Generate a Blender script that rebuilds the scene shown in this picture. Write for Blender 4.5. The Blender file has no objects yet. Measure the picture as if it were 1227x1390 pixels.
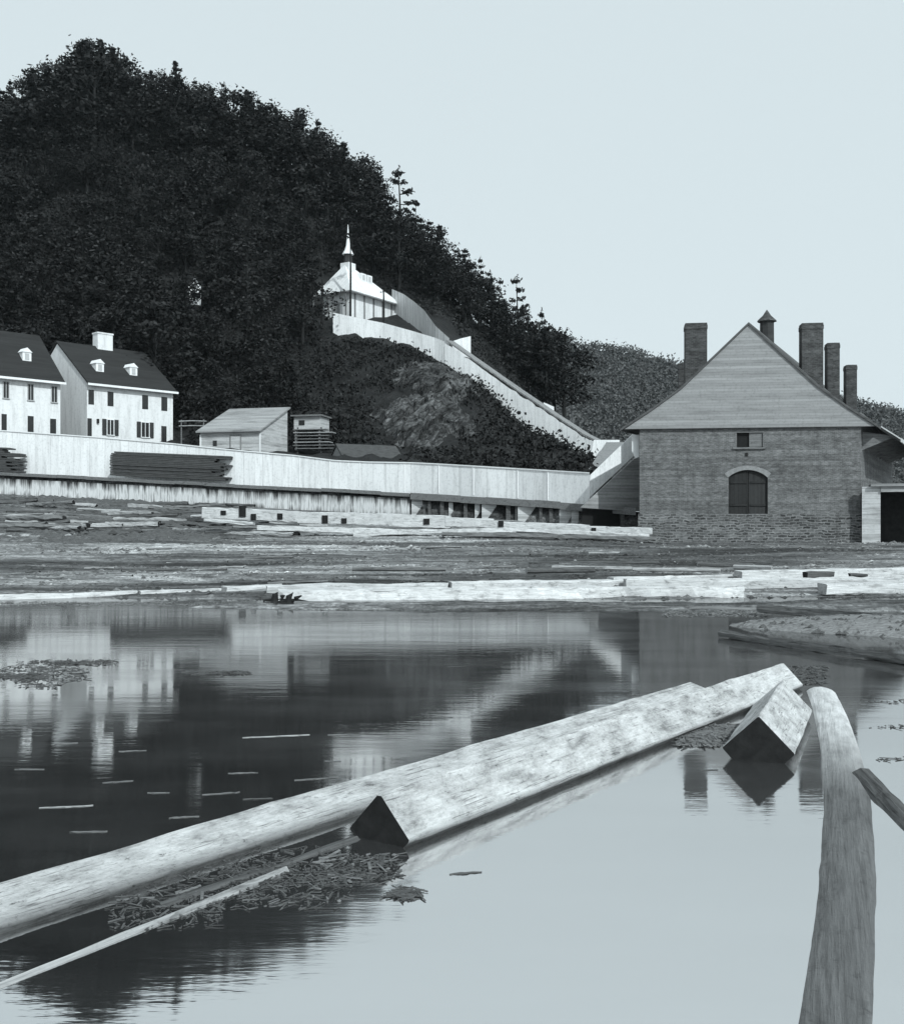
import bpy, math, random
import numpy as np
from mathutils import Vector, Matrix
random.seed(11)
R = math.radians
F, H, CX, HY = 1400.0, 2.5, 613.5, 706.0      # focal length and horizon in photo pixels, eye height in m
sc = bpy.context.scene
col = sc.collection

def at(x, y, D): return Vector(((x-CX)/F*D, D, H-(y-HY)/F*D))
def zat(y, D): return H-(y-HY)/F*D
def ground_at(x, y, z=0.0):
    D = F*(H-z)/(y-HY)
    return Vector(((x-CX)/F*D, D, z))
def lerp_tab(tab, x):
    if x <= tab[0][0]: return tab[0][1]
    for (a, b), (c, d) in zip(tab, tab[1:]):
        if x <= c: return b+(d-b)*(x-a)/(c-a)
    return tab[-1][1]

# ---------------------------------------------------------------- materials
def nodes(name):
    m = bpy.data.materials.new(name); m.use_nodes = True
    nt = m.node_tree; b = nt.nodes['Principled BSDF']
    b.inputs['Roughness'].default_value = .85
    b.inputs['Specular IOR Level'].default_value = .25
    return m, nt, b
def N(nt, t, **k):
    n = nt.nodes.new(t)
    for a, v in k.items(): setattr(n, a, v)
    return n
def grey(v): return (v, v, v, 1)
def noise(nt, vec, scale, detail=5, rough=.6, dist=0):
    n = N(nt, 'ShaderNodeTexNoise'); n.inputs['Scale'].default_value = scale
    n.inputs['Detail'].default_value = detail; n.inputs['Roughness'].default_value = rough
    n.inputs['Distortion'].default_value = dist
    nt.links.new(vec, n.inputs['Vector']); return n.outputs['Fac']
def mapping(nt, vec, scale=(1,1,1), rot=(0,0,0), loc=(0,0,0)):
    n = N(nt, 'ShaderNodeMapping'); n.inputs['Scale'].default_value = scale
    n.inputs['Rotation'].default_value = rot; n.inputs['Location'].default_value = loc
    nt.links.new(vec, n.inputs['Vector']); return n.outputs['Vector']
def ramp(nt, fac, stops):
    n = N(nt, 'ShaderNodeValToRGB'); e = n.color_ramp.elements
    while len(e) < len(stops): e.new(.5)
    for i, (p, v) in enumerate(stops): e[i].position = p; e[i].color = grey(v)
    nt.links.new(fac, n.inputs['Fac']); return n.outputs['Color']
def mul(nt, a, b, fac=1.0, mode='MULTIPLY'):
    n = N(nt, 'ShaderNodeMixRGB', blend_type=mode); 
    if isinstance(fac, (int, float)): n.inputs['Fac'].default_value = fac
    else: nt.links.new(fac, n.inputs['Fac'])
    for v, k in ((a, 'Color1'), (b, 'Color2')):
        if isinstance(v, (int, float)): n.inputs[k].default_value = grey(v)
        else: nt.links.new(v, n.inputs[k])
    return n.outputs['Color']
def bump(nt, b, h, strength=.4, dist=.03):
    n = N(nt, 'ShaderNodeBump'); n.inputs['Strength'].default_value = strength; n.inputs['Distance'].default_value = dist
    nt.links.new(h, n.inputs['Height']); nt.links.new(n.outputs['Normal'], b.inputs['Normal'])
def ocoord(nt): return N(nt, 'ShaderNodeTexCoord').outputs['Object']
def rnd(nt): return N(nt, 'ShaderNodeObjectInfo').outputs['Random']

def mat_plain(name, v, var=.35, scale=2.0, rough=.85):
    m, nt, b = nodes(name); b.inputs['Roughness'].default_value = rough
    f = noise(nt, ocoord(nt), scale, 6, .65)
    c = ramp(nt, f, [(.3, v*(1-var)), (.7, v*(1+var))])
    nt.links.new(c, b.inputs['Base Color']); bump(nt, b, f, .3, .02); return m
def mat_timber(name, lo, hi, dark=.25, spots=1.0):
    "wood with grain along local x, knots, stains"
    m, nt, b = nodes(name); o = ocoord(nt)
    sh = N(nt, 'ShaderNodeVectorMath', operation='ADD'); nt.links.new(o, sh.inputs[0]); nt.links.new(rnd(nt), sh.inputs[1])
    o = mapping(nt, sh.outputs[0])
    g1 = noise(nt, mapping(nt, o, (.9, 22, 22)), 1.5, 6, .7)
    g2 = noise(nt, mapping(nt, o, (1, 3, 3)), 2.2, 6, .7, .6)
    g3 = noise(nt, o, 9, 4, .7)
    c = ramp(nt, g1, [(.3, lo), (.62, hi)])
    c = mul(nt, c, ramp(nt, g2, [(.30, dark), (.46, .85), (.7, 1.0)]), spots)
    c = mul(nt, c, ramp(nt, g3, [(.28, .45), (.40, 1.0)]), .8)
    nt.links.new(c, b.inputs['Base Color'])
    hh = mul(nt, g1, g3, .5, 'ADD'); bump(nt, b, hh, .7, .03); return m
def mat_hewn(name):
    m, nt, b = nodes(name); o = ocoord(nt)
    sh = N(nt, 'ShaderNodeVectorMath', operation='ADD'); nt.links.new(o, sh.inputs[0]); nt.links.new(rnd(nt), sh.inputs[1]); o = sh.outputs[0]
    g = noise(nt, mapping(nt, o, (3, 40, 40)), 1.2, 5, .7)
    blot = noise(nt, mapping(nt, o, (1.2, 2.4, 2.4)), 2.0, 7, .72)
    spot = noise(nt, mapping(nt, o, (6, 11, 11)), 1.3, 4, .75)
    chip = noise(nt, mapping(nt, o, (14, 24, 24)), 1.6, 5, .8)
    c = ramp(nt, g, [(.3, .56), (.65, .76)])
    c = mul(nt, c, ramp(nt, blot, [(.32, .35), (.45, .72), (.60, 1.0)]))
    c = mul(nt, c, ramp(nt, spot, [(.30, .25), (.37, .9), (.5, 1.0)]))
    c = mul(nt, c, ramp(nt, chip, [(.32, .6), (.46, 1.0)]))
    ck = noise(nt, mapping(nt, o, (.7, 26, 26)), 1.0, 3, .5)
    sb_ = N(nt, 'ShaderNodeMath', operation='SUBTRACT'); nt.links.new(ck, sb_.inputs[0]); sb_.inputs[1].default_value = .5
    ab_ = N(nt, 'ShaderNodeMath', operation='ABSOLUTE'); nt.links.new(sb_.outputs[0], ab_.inputs[0])
    gate = ramp(nt, noise(nt, mapping(nt, o, (1.5, 5, 5)), 1.1, 3), [(.50, 0), (.56, .8)])
    c = mul(nt, c, ramp(nt, ab_.outputs[0], [(0, .2), (.012, .5), (.022, 1)]), gate)
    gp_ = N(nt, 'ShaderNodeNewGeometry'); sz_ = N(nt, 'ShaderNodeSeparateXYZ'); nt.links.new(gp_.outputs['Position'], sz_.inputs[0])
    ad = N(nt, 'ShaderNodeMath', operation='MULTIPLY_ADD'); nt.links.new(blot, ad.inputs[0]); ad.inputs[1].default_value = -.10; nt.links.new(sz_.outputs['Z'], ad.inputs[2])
    wl = N(nt, 'ShaderNodeMapRange'); wl.inputs[1].default_value = -.02; wl.inputs[2].default_value = .035; wl.inputs[3].default_value = .16; wl.inputs[4].default_value = 1  # wet waterline band; shade on the timber sides is painted in too
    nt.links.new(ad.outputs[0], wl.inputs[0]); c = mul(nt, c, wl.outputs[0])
    nt.links.new(c, b.inputs['Base Color']); bump(nt, b, mul(nt, chip, spot, .5, 'ADD'), .9, .03); return m
def mat_boards(name, v, width=.25, vertical=True, stain=.5, gap=.35, streak=True):
    m, nt, b = nodes(name); o = ocoord(nt)
    s = N(nt, 'ShaderNodeSeparateXYZ'); nt.links.new(o, s.inputs[0])
    a = N(nt, 'ShaderNodeMath', operation='ADD'); nt.links.new(s.outputs['X'], a.inputs[0]); nt.links.new(s.outputs['Y'], a.inputs[1])
    u = a.outputs[0] if vertical else s.outputs['Z']
    mu = N(nt, 'ShaderNodeMath', operation='MULTIPLY'); nt.links.new(u, mu.inputs[0]); mu.inputs[1].default_value = 1/width
    fr = N(nt, 'ShaderNodeMath', operation='FRACT'); nt.links.new(mu.outputs[0], fr.inputs[0])
    fl = N(nt, 'ShaderNodeMath', operation='FLOOR'); nt.links.new(mu.outputs[0], fl.inputs[0])
    wn = N(nt, 'ShaderNodeTexWhiteNoise', noise_dimensions='1D'); nt.links.new(fl.outputs[0], wn.inputs['W'])
    c = ramp(nt, wn.outputs['Value'], [(0, v*(.82 if v < .6 else .95)), (1, v*(1.08 if v < .6 else 1.03))])
    c = mul(nt, c, ramp(nt, fr.outputs[0], [(0, gap), (.05, gap), (.10, 1), (1, 1)]))
    sc_ = (2.5, 2.5, .35) if vertical else (.3, .3, 3)
    c = mul(nt, c, ramp(nt, noise(nt, mapping(nt, o, sc_), 1.3, 6, .65), [(.33, 1-stain), (.52, 1.0)]))
    c = mul(nt, c, ramp(nt, noise(nt, o, 6, 4, .7), [(.3, .8), (.5, 1.0)]))
    nt.links.new(c, b.inputs['Base Color']); bump(nt, b, fr.outputs[0], .3, .02); return m
def mat_lime():
    m, nt, b = nodes('house_lime_render'); o = ocoord(nt)
    c = ramp(nt, noise(nt, mapping(nt, o, (1.5, 1.5, .25)), 1.2, 7, .72), [(.32, .55), (.5, .74), (.7, .78)])
    c = mul(nt, c, ramp(nt, noise(nt, o, 3.5, 6, .8), [(.3, .78), (.5, 1)]))
    nt.links.new(c, b.inputs['Base Color']); return m
def mat_brick(name, v, mortar, w=.24, h=.085, contrast=.5, band=.35, offset=0.5):
    m, nt, b = nodes(name); o = ocoord(nt)
    s = N(nt, 'ShaderNodeSeparateXYZ'); nt.links.new(o, s.inputs[0])
    a = N(nt, 'ShaderNodeMath', operation='ADD'); nt.links.new(s.outputs['X'], a.inputs[0]); nt.links.new(s.outputs['Y'], a.inputs[1])
    cb = N(nt, 'ShaderNodeCombineXYZ'); nt.links.new(a.outputs[0], cb.inputs[0]); nt.links.new(s.outputs['Z'], cb.inputs[1])
    br = N(nt, 'ShaderNodeTexBrick'); vin = cb.outputs[0]
    if h > .12:      # rubble: wander the courses
        wn_ = N(nt, 'ShaderNodeTexNoise'); wn_.inputs['Scale'].default_value = 1.6; wn_.inputs['Detail'].default_value = 4; nt.links.new(vin, wn_.inputs['Vector'])
        va = N(nt, 'ShaderNodeVectorMath', operation='MULTIPLY_ADD'); nt.links.new(wn_.outputs['Color'], va.inputs[0]); va.inputs[1].default_value = (.5, .32, .3); nt.links.new(vin, va.inputs[2]); vin = va.outputs[0]
    nt.links.new(vin, br.inputs['Vector'])
    br.inputs['Scale'].default_value = 1; br.inputs['Brick Width'].default_value = w; br.inputs['Row Height'].default_value = h
    br.inputs['Mortar Size'].default_value = .012 if h < .12 else .03; br.inputs['Mortar Smooth'].default_value = .3
    br.inputs['Color1'].default_value = grey(v*(1-contrast)); br.inputs['Color2'].default_value = grey(v*(1+contrast)); br.inputs['Mortar'].default_value = grey(mortar)
    br.offset = offset
    c = br.outputs['Color']
    c = mul(nt, c, ramp(nt, noise(nt, mapping(nt, o, (.06, .06, 2.4)), 1.4, 5, .75), [(.36, 1-band), (.60, 1.15)]))
    c = mul(nt, c, ramp(nt, noise(nt, o, 1.6, 7, .75), [(.33, .62), (.62, 1.2)]))
    c = mul(nt, c, ramp(nt, noise(nt, mapping(nt, o, (3, 3, 9)), 1.5, 3, .7), [(.35, .7), (.6, 1.15)]))
    c = mul(nt, c, ramp(nt, noise(nt, mapping(nt, o, (1.6, 1.6, .12)), 1.1, 6, .7), [(.30, .78), (.48, 1.03)]))
    nt.links.new(c, b.inputs['Base Color']); bump(nt, b, c, .5, .04); return m
def mat_foliage(name, v, lo=.35, hi=2.2):
    m, nt, b = nodes(name); b.inputs['Roughness'].default_value = .7
    geo = N(nt, 'ShaderNodeNewGeometry')
    c = ramp(nt, geo.outputs['Random Per Island'], [(0, v*lo), (.7, v), (1, v*hi)])
    c = mul(nt, c, ramp(nt, rnd(nt), [(0, .6), (1, 1.4)]))
    nt.links.new(c, b.inputs['Base Color']); return m

M_fol = mat_foliage('dark_foliage', .0125)
M_far = mat_foliage('hazed_far_foliage', .07, .75, 1.4)  # paler than the near foliage: distance haze is put into the colour
M_trunk = mat_plain('tree_bark', .014, .5, 4)
M_white = mat_boards('whitewashed_boards', .86, .55, True, .2, .84)
M_white2 = mat_boards('whitewashed_slope_boards', .84, .5, True, .2, .86)
M_stainwall = None
M_house = mat_lime()
M_roofdark = mat_boards('dark_shingle_roof', .03, .22, False, .3, .6)
M_roofbarn = mat_boards('barn_shingle_roof', .10, .25, False, .3, .6)
M_roofwhite = mat_boards('tin_roof', .72, .6, True, .1, .8)
M_trim = mat_plain('white_trim', .78, .08, 3)
M_dark = mat_plain('dark_fittings_and_shade', .025, .4, 3)  # small fittings, and back walls whose inner shade is put into the colour
M_glass = mat_plain('dark_window_glass', .03, .3, 2, .15)
M_sash = mat_plain('sash_paint', .45, .1, 3)
M_shutter = mat_boards('dark_shutter_boards', .05, .08, False, .2, .5)
M_greyboards = mat_boards('weathered_boards', .34, .2, False, .4, .45)
M_greyv = mat_boards('weathered_vertical_boards', .26, .22, True, .4, .5)
M_gable = mat_boards('gable_clapboards', .31, .16, False, .22, .62)
M_shedw = mat_boards('pale_shed_boards', .55, .28, False, .45, .55)
M_brick = mat_brick('barn_brickwork', .135, .18, .22, .075, .25, .4)
M_chim = mat_brick('chimney_brickwork', .055, .085, .24, .08, .4, .3)
M_stone = mat_brick('foundation_rubble', .095, .19, .38, .15, .6, .3)
M_arch = mat_plain('arch_brick', .23, .25, 6)
M_lumber = mat_timber('weathered_lumber', .035, .10, .4)
M_t_old = mat_timber('weathered_timber', .20, .50, .35)
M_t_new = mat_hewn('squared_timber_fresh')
M_t_far = mat_timber('squared_timber_dry', .42, .72, .30, .9)
M_t_wet = mat_timber('wet_timber', .09, .24, .4)
M_t_dark = mat_timber('dark_drift_timber', .04, .14, .4)
def mat_half():
    m = mat_timber('half_wet_timber', .07, .16, .5); nt = m.node_tree; b = nt.nodes['Principled BSDF']
    src = b.inputs['Base Color'].links[0].from_socket
    s = N(nt, 'ShaderNodeSeparateXYZ'); nt.links.new(ocoord(nt), s.inputs[0])
    mr = N(nt, 'ShaderNodeMapRange'); mr.inputs[1].default_value = 5.5; mr.inputs[2].default_value = 9.0; nt.links.new(s.outputs['X'], mr.inputs[0])
    k = noise(nt, mapping(nt, ocoord(nt), (1, 4, 4)), 2, 6, .7)
    dry = ramp(nt, k, [(.3, .35), (.6, .66)])
    nt.links.new(mul(nt, src, dry, mr.outputs[0], 'MIX'), b.inputs['Base Color']); b.inputs['Roughness'].default_value = .5
    return m
M_t_half = mat_half()
M_end = mat_plain('shade_dark_end_grain', .012, .5, 9)  # dark end grain; the shade on the butts is put into the colour
M_hole = mat_plain('dark_socket', .012, .3, 5)
M_spire = mat_plain('spire_tin', .8, .05, 2)

# lower quay wall : pale planks with dark vertical stains up from the foot and down from the top, where the cap's shadow is painted too
def mat_stained():
    m, nt, b = nodes('stained_quay_planks'); o = ocoord(nt)
    uv = N(nt, 'ShaderNodeUVMap'); uv.uv_map = 'UVMap'
    s = N(nt, 'ShaderNodeSeparateXYZ'); nt.links.new(uv.outputs[0], s.inputs[0])
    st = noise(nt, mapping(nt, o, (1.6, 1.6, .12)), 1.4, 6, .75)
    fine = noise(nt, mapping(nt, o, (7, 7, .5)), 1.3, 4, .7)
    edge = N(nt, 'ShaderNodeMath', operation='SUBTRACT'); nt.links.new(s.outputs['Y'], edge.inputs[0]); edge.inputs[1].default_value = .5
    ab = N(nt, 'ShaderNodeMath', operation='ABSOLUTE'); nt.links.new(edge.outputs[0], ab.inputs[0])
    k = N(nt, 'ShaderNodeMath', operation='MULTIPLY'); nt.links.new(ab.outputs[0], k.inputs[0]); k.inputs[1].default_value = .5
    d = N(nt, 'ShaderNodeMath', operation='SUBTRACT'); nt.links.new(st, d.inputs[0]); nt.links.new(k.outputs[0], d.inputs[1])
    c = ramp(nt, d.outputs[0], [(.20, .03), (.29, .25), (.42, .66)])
    c = mul(nt, c, ramp(nt, fine, [(.34, .4), (.5, 1)]))
    nt.links.new(c, b.inputs['Base Color']); return m
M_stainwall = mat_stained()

def mat_mud():
    m, nt, b = nodes('river_mud'); o = ocoord(nt)
    big = noise(nt, mapping(nt, o, (.035, .22, .3), (0, 0, R(-4))), 1.5, 8, .72, .5)
    fin = noise(nt, mapping(nt, o, (1.1, 2.0, 1)), 1.4, 8, .8)
    grit = noise(nt, o, 7, 5, .8)
    c = ramp(nt, big, [(.38, .025), (.48, .085), (.55, .20), (.64, .44)])
    c = mul(nt, c, ramp(nt, fin, [(.36, .3), (.60, 1.45)]))
    c = mul(nt, c, ramp(nt, grit, [(.36, .4), (.62, 1.5)]))
    nt.links.new(c, b.inputs['Base Color'])
    r = ramp(nt, big, [(.40, .9), (.50, .55), (.6, .8)]); nt.links.new(r, b.inputs['Roughness'])
    bump(nt, b, mul(nt, fin, grit, .7, 'ADD'), .6, .06); return m
M_mud = mat_mud()
def mat_hill():
    m, nt, b = nodes('hillside_soil'); o = ocoord(nt)
    a = noise(nt, o, .25, 8, .75); g = noise(nt, mapping(nt, o, (1, 1, .4)), 1.2, 6, .8)
    c = ramp(nt, a, [(.35, .006), (.62, .02)])
    c = mul(nt, c, ramp(nt, g, [(.35, .5), (.62, 1.6)]))
    nt.links.new(c, b.inputs['Base Color']); bump(nt, b, g, .9, .4); return m
M_hill = mat_hill()
def N_col(nt, vec):
    n = N(nt, 'ShaderNodeTexNoise'); n.inputs['Scale'].default_value = .6; n.inputs['Detail'].default_value = 4; nt.links.new(vec, n.inputs['Vector']); return n.outputs['Color']
def mat_rock():
    m, nt, b = nodes('bare_rock'); o = ocoord(nt)
    d = mapping(nt, o, (1, 1, 1), (0, R(38), 0))
    a = noise(nt, mapping(nt, d, (.35, .6, 1.3)), .6, 9, .78, 1.2); big = noise(nt, o, .16, 4, .6, .5); g = noise(nt, mapping(nt, d, (1, 1, 2.5)), 1.4, 7, .8)
    c = ramp(nt, a, [(.38, .022), (.47, .075), (.60, .17)])
    c = mul(nt, c, ramp(nt, big, [(.34, .35), (.54, 1.15)]))
    c = mul(nt, c, ramp(nt, g, [(.38, .35), (.58, 1.25)]))
    wv = N(nt, 'ShaderNodeVectorMath', operation='MULTIPLY_ADD'); nt.links.new(N_col(nt, d), wv.inputs[0]); wv.inputs[1].default_value = (1.6, 1.6, 1.6); nt.links.new(mapping(nt, d, (.5, .5, 1.2)), wv.inputs[2])
    v = N(nt, 'ShaderNodeTexVoronoi', feature='DISTANCE_TO_EDGE'); v.inputs['Scale'].default_value = .8; nt.links.new(wv.outputs[0], v.inputs['Vector'])
    c = mul(nt, c, ramp(nt, v.outputs[0], [(0, .15), (.06, .8), (.12, 1)]))
    nt.links.new(c, b.inputs['Base Color']); bump(nt, b, mul(nt, a, g, .5, 'ADD'), .8, .5); return m
M_rock = mat_rock()
def mat_water():
    m = bpy.data.materials.new('river_water'); m.use_nodes = True; nt = m.node_tree; nt.nodes.clear()
    out = N(nt, 'ShaderNodeOutputMaterial'); o = ocoord(nt)
    d = N(nt, 'ShaderNodeBsdfDiffuse'); g = N(nt, 'ShaderNodeBsdfGlossy'); mx = N(nt, 'ShaderNodeMixShader')
    silt = noise(nt, mapping(nt, o, (.25, .9, 1), (0, 0, R(8))), .8, 7, .7)
    nt.links.new(ramp(nt, silt, [(.4, .035), (.7, .075)]), d.inputs['Color'])
    g.inputs['Color'].default_value = grey(.98)
    rr = noise(nt, mapping(nt, o, (.12, .5, 1), (0, 0, R(5))), 1.2, 4, .6)
    nt.links.new(ramp(nt, rr, [(.4, .03), (.65, .09)]), g.inputs['Roughness'])
    fr = N(nt, 'ShaderNodeFresnel'); fr.inputs['IOR'].default_value = 18.0
    nt.links.new(fr.outputs[0], mx.inputs['Fac']); nt.links.new(d.outputs[0], mx.inputs[1]); nt.links.new(g.outputs[0], mx.inputs[2])
    w = noise(nt, mapping(nt, o, (.35, 1.6, 1), (0, 0, R(6))), 1.6, 5, .65)
    bm = N(nt, 'ShaderNodeBump'); bm.inputs['Strength'].default_value = .06; bm.inputs['Distance'].default_value = .03
    nt.links.new(w, bm.inputs['Height'])
    nt.links.new(bm.outputs[0], g.inputs['Normal']); nt.links.new(mx.outputs[0], out.inputs['Surface']); return m
M_water = mat_water()

# ---------------------------------------------------------------- mesh helper
class MB:
    def __init__(s): s.v = []; s.f = []; s.m = []; s.uv = None; s.sh = 0
    def add(s, vs, fs, mi=0):
        n = len(s.v); s.v += [tuple(p) for p in vs]; s.f += [tuple(i+n for i in f) for f in fs]; s.m += [mi]*len(fs); return s
    def box(s, x0, x1, y0, y1, z0, z1, mi=0):
        return s.add([(x0,y0,z0),(x1,y0,z0),(x1,y1,z0),(x0,y1,z0),(x0,y0,z1),(x1,y0,z1),(x1,y1,z1),(x0,y1,z1)],
              [(0,3,2,1),(4,5,6,7),(0,1,5,4),(1,2,6,5),(2,3,7,6),(3,0,4,7)], mi)
    def prism(s, poly, y0, y1, mi=0):
        "poly: (x, z) counter-clockwise seen from -y"
        n = len(poly)
        return s.add([(x, y0, z) for x, z in poly]+[(x, y1, z) for x, z in poly],
              [tuple(range(n)), tuple(range(2*n-1, n-1, -1))]+[(i, i+n, (i+1) % n+n, (i+1) % n) for i in range(n)], mi)
    def tube(s, pts, rad, seg=8, mi=0, caps=True, capm=None):
        pts = [Vector(p) for p in pts]; vs = []; fs = []
        for i, p in enumerate(pts):
            d = (pts[min(i+1, len(pts)-1)]-pts[max(i-1, 0)]).normalized()
            up = Vector((0, 0, 1)) if abs(d.z) < .9 else Vector((1, 0, 0))
            a = d.cross(up).normalized(); b = a.cross(d)
            for k in range(seg):
                t = 2*math.pi*k/seg; vs.append(p+(a*math.cos(t)+b*math.sin(t))*rad[i])
        for i in range(len(pts)-1):
            for k in range(seg):
                fs.append((i*seg+k, i*seg+(k+1) % seg, (i+1)*seg+(k+1) % seg, (i+1)*seg+k))
        s.add(vs, fs, mi)
        n = len(s.v)-len(vs)
        if caps:
            s.f += [tuple(n+k for k in range(seg-1, -1, -1)), tuple(n+(len(pts)-1)*seg+k for k in range(seg))]
            s.m += [mi if capm is None else capm]*2
        return s
    def shear(s, k):
        s.v = [(x+k*y, y, z) for x, y, z in s.v]; return s
    def shift(s, dx, dy, dz=0):
        s.v = [(x+dx, y+dy, z+dz) for x, y, z in s.v]; return s
    def build(s, name, mat, parent=None, recentre=False, smooth=False):
        vs = s.v; loc = None
        if recentre:
            a = np.array(vs); c = a.mean(0); c[2] = a[:, 2].min(); vs = (a-c).tolist(); loc = tuple(c)
        me = bpy.data.meshes.new(name); me.from_pydata(vs, [], s.f)
        for mm in (mat if isinstance(mat, (list, tuple)) else [mat]): me.materials.append(mm)
        me.polygons.foreach_set('material_index', s.m)
        if smooth: me.polygons.foreach_set('use_smooth', [True]*len(s.f))
        if s.uv is not None:
            ul = me.uv_layers.new(name='UVMap'); ul.data.foreach_set('uv', np.array([s.uv[i] for f in s.f for i in f]).ravel())
        me.update()
        o = bpy.data.objects.new(name, me); col.objects.link(o)
        if loc: o.location = loc
        if parent: o.parent = parent
        return o
def tag(o, label=None, cat=None, group=None, kind=None):
    for k, v in (('label', label), ('category', cat), ('group', group), ('kind', kind)):
        if v: o[k] = v
    return o
def empty(name, loc, rz=0, label=None, cat=None, group=None):
    o = bpy.data.objects.new(name, None); col.objects.link(o); o.location = loc; o.rotation_euler = (0, 0, rz)
    o.empty_display_size = .3
    return tag(o, label, cat, group)
def copy_tree(o, parent=None):
    c = o.copy(); col.objects.link(c); c.parent = parent
    for ch in list(o.children): copy_tree(ch, c)
    return c

# ---------------------------------------------------------------- camera, light, sky
cam = bpy.data.cameras.new('camera'); co = bpy.data.objects.new('camera', cam); col.objects.link(co)
co.location = (0, 0, H); co.rotation_euler = (R(90), 0, 0)
cam.sensor_fit = 'HORIZONTAL'; cam.sensor_width = 36; cam.lens = F/1227*36
cam.shift_x = 0; cam.shift_y = (HY-695)/1227*1.0
cam.clip_start = .1; cam.clip_end = 9000
sc.camera = co
SAZ, SEL = 150.0, 38.0
sd = Vector((math.sin(R(SAZ))*math.cos(R(SEL)), math.cos(R(SAZ))*math.cos(R(SEL)), math.sin(R(SEL))))
sl = bpy.data.lights.new('sun', 'SUN'); sl.energy = 3.1; sl.angle = R(.8); sl.color = (.90, .985, 1.0)
so = bpy.data.objects.new('sun', sl); col.objects.link(so); so.rotation_euler = sd.to_track_quat('Z', 'Y').to_euler()
w = bpy.data.worlds.new('World'); sc.world = w; w.use_nodes = True
nt = w.node_tree; bg = nt.nodes['Background']
sky = N(nt, 'ShaderNodeTexSky', sky_type='NISHITA'); sky.sun_disc = False
sky.sun_elevation = R(SEL); sky.sun_rotation = R(SAZ); sky.dust_density = 3; sky.air_density = 1.0
bw = N(nt, 'ShaderNodeRGBToBW'); nt.links.new(sky.outputs[0], bw.inputs[0])
# a thin even veil of cloud evens out the clear-sky gradient
veil = N(nt, 'ShaderNodeMix', data_type='FLOAT'); veil.inputs[0].default_value = .82
nt.links.new(bw.outputs[0], veil.inputs[2]); veil.inputs[3].default_value = 6.2
tint = N(nt, 'ShaderNodeMixRGB', blend_type='MULTIPLY'); tint.inputs['Fac'].default_value = 1
nt.links.new(veil.outputs[0], tint.inputs['Color1']); tint.inputs['Color2'].default_value = (.86, .985, 1.035, 1)
nt.links.new(tint.outputs[0], bg.inputs['Color']); bg.inputs['Strength'].default_value = .145
vs_ = sc.view_settings; vs_.view_transform = 'Standard'; vs_.look = 'None'; vs_.gamma = 1; vs_.exposure = 0.0
sc.cycles.max_bounces = 5; sc.cycles.diffuse_bounces = 2; sc.cycles.glossy_bounces = 3
sc.cycles.use_adaptive_sampling = True

# ---------------------------------------------------------------- terrain
PX = [-500,-100,0,130,235,300,400,455,500,560,600,650,700,750,800,860,1000]
WALL_D = [96,90,88,86,84.5,83,81,79.5,78.5,77,75.5,73.5,72,70,68,67,66]
WALL_TOP = [545,577,585,594,603,610,619,626,628,629,631,634,637,640,643,648,655]
ROWS = [(100,[560,585,596,600,604,606,610,612,612,612,606,595,603,605,632,648,660]),
 (112,[520,535,540,545,550,555,570,575,570,560,558,560,594,618,638,650,665]),
 (125,[450,465,470,480,490,500,515,508,500,505,512,527,577,608,635,650,670]),
 (140,[370,385,392,395,400,405,425,440,442,450,468,508,560,600,630,650,670]),
 (160,[290,300,308,310,315,320,345,370,388,410,428,470,525,580,620,650,670]),
 (185,[205,190,180,128,165,190,230,265,300,350,390,440,500,565,610,650,670]),
 (215,[235,220,210,165,195,220,260,300,340,390,430,480,530,590,630,660,675]),
 (260,[420,410,400,390,400,410,440,480,520,550,570,590,620,650,670,690,690])]
def hill_y(px, D):
    "photo row of the hillside surface at column px and depth D"
    wd = np.interp(px, PX, WALL_D)
    ds = [wd+.4]+[r[0] for r in ROWS]
    ys = [np.interp(px, PX, WALL_TOP)+5]+[np.interp(px, PX, r[1]) for r in ROWS]
    return float(np.interp(D, ds, ys))
def hill_z(px, D): return zat(hill_y(px, D), D)
def grid(name, us, ds, fz, mat, jit=0, kind='structure'):
    m = MB()
    for d in ds:
        for u in us:
            dd = d(u) if callable(d) else d
            z = fz(u, dd)
            m.v.append(((u-CX)/F*dd, dd, z+(random.gauss(0, jit) if jit else 0)))
    n = len(us)
    for j in range(len(ds)-1):
        for i in range(n-1): m.f.append((j*n+i, j*n+i+1, (j+1)*n+i+1, (j+1)*n+i)); m.m.append(0)
    o = m.build(name, mat, smooth=True); o['kind'] = kind; return o
us = list(range(-500, 1001, 12))
ds = [lambda u: float(np.interp(u, PX, WALL_D))+.35]+list(np.arange(97, 262, 2.5))
grid('hillside', us, ds, hill_z, M_hill, .18)

Q_D = [(-1500,95),(0,80),(300,75),(560,70),(700,67),(865,63.5)]
Q_B = [(-1500,600),(0,668),(300,684),(560,697),(700,703),(865,711)]
Q_T = [(-1500,575),(0,641),(300,656),(560,669),(700,677),(865,689)]
def shore_z(px, D):
    zl = [(-40,-1.5),(24,-.9),(31.5,-.10),(34,.06),(45,.62),(55,1.25),(60,1.2)]
    z = lerp_tab(zl, D)
    if px < 900:
        qd = lerp_tab(Q_D, px); zb = zat(lerp_tab(Q_B, px), qd)-.15
        k = 1.0 if px < 700 else (900-px)/200
        if D > 44:
            t = min(1, (D-44)/(qd-1-44)); z = z*(1-k)+k*(.57+(zb-.57)*t**1.1)
        if D > qd+.4: 
            zt = zat(lerp_tab(Q_T, px), qd)-.1
            wd = float(np.interp(px, PX, WALL_D)); z = zt if px < 866 else 1.2
            if D > wd+2: z = 1.0
    return z
us2 = list(np.arange(-1500, 2600, 20))
qd = lambda k: (lambda u: lerp_tab(Q_D, u)+k)
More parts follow.
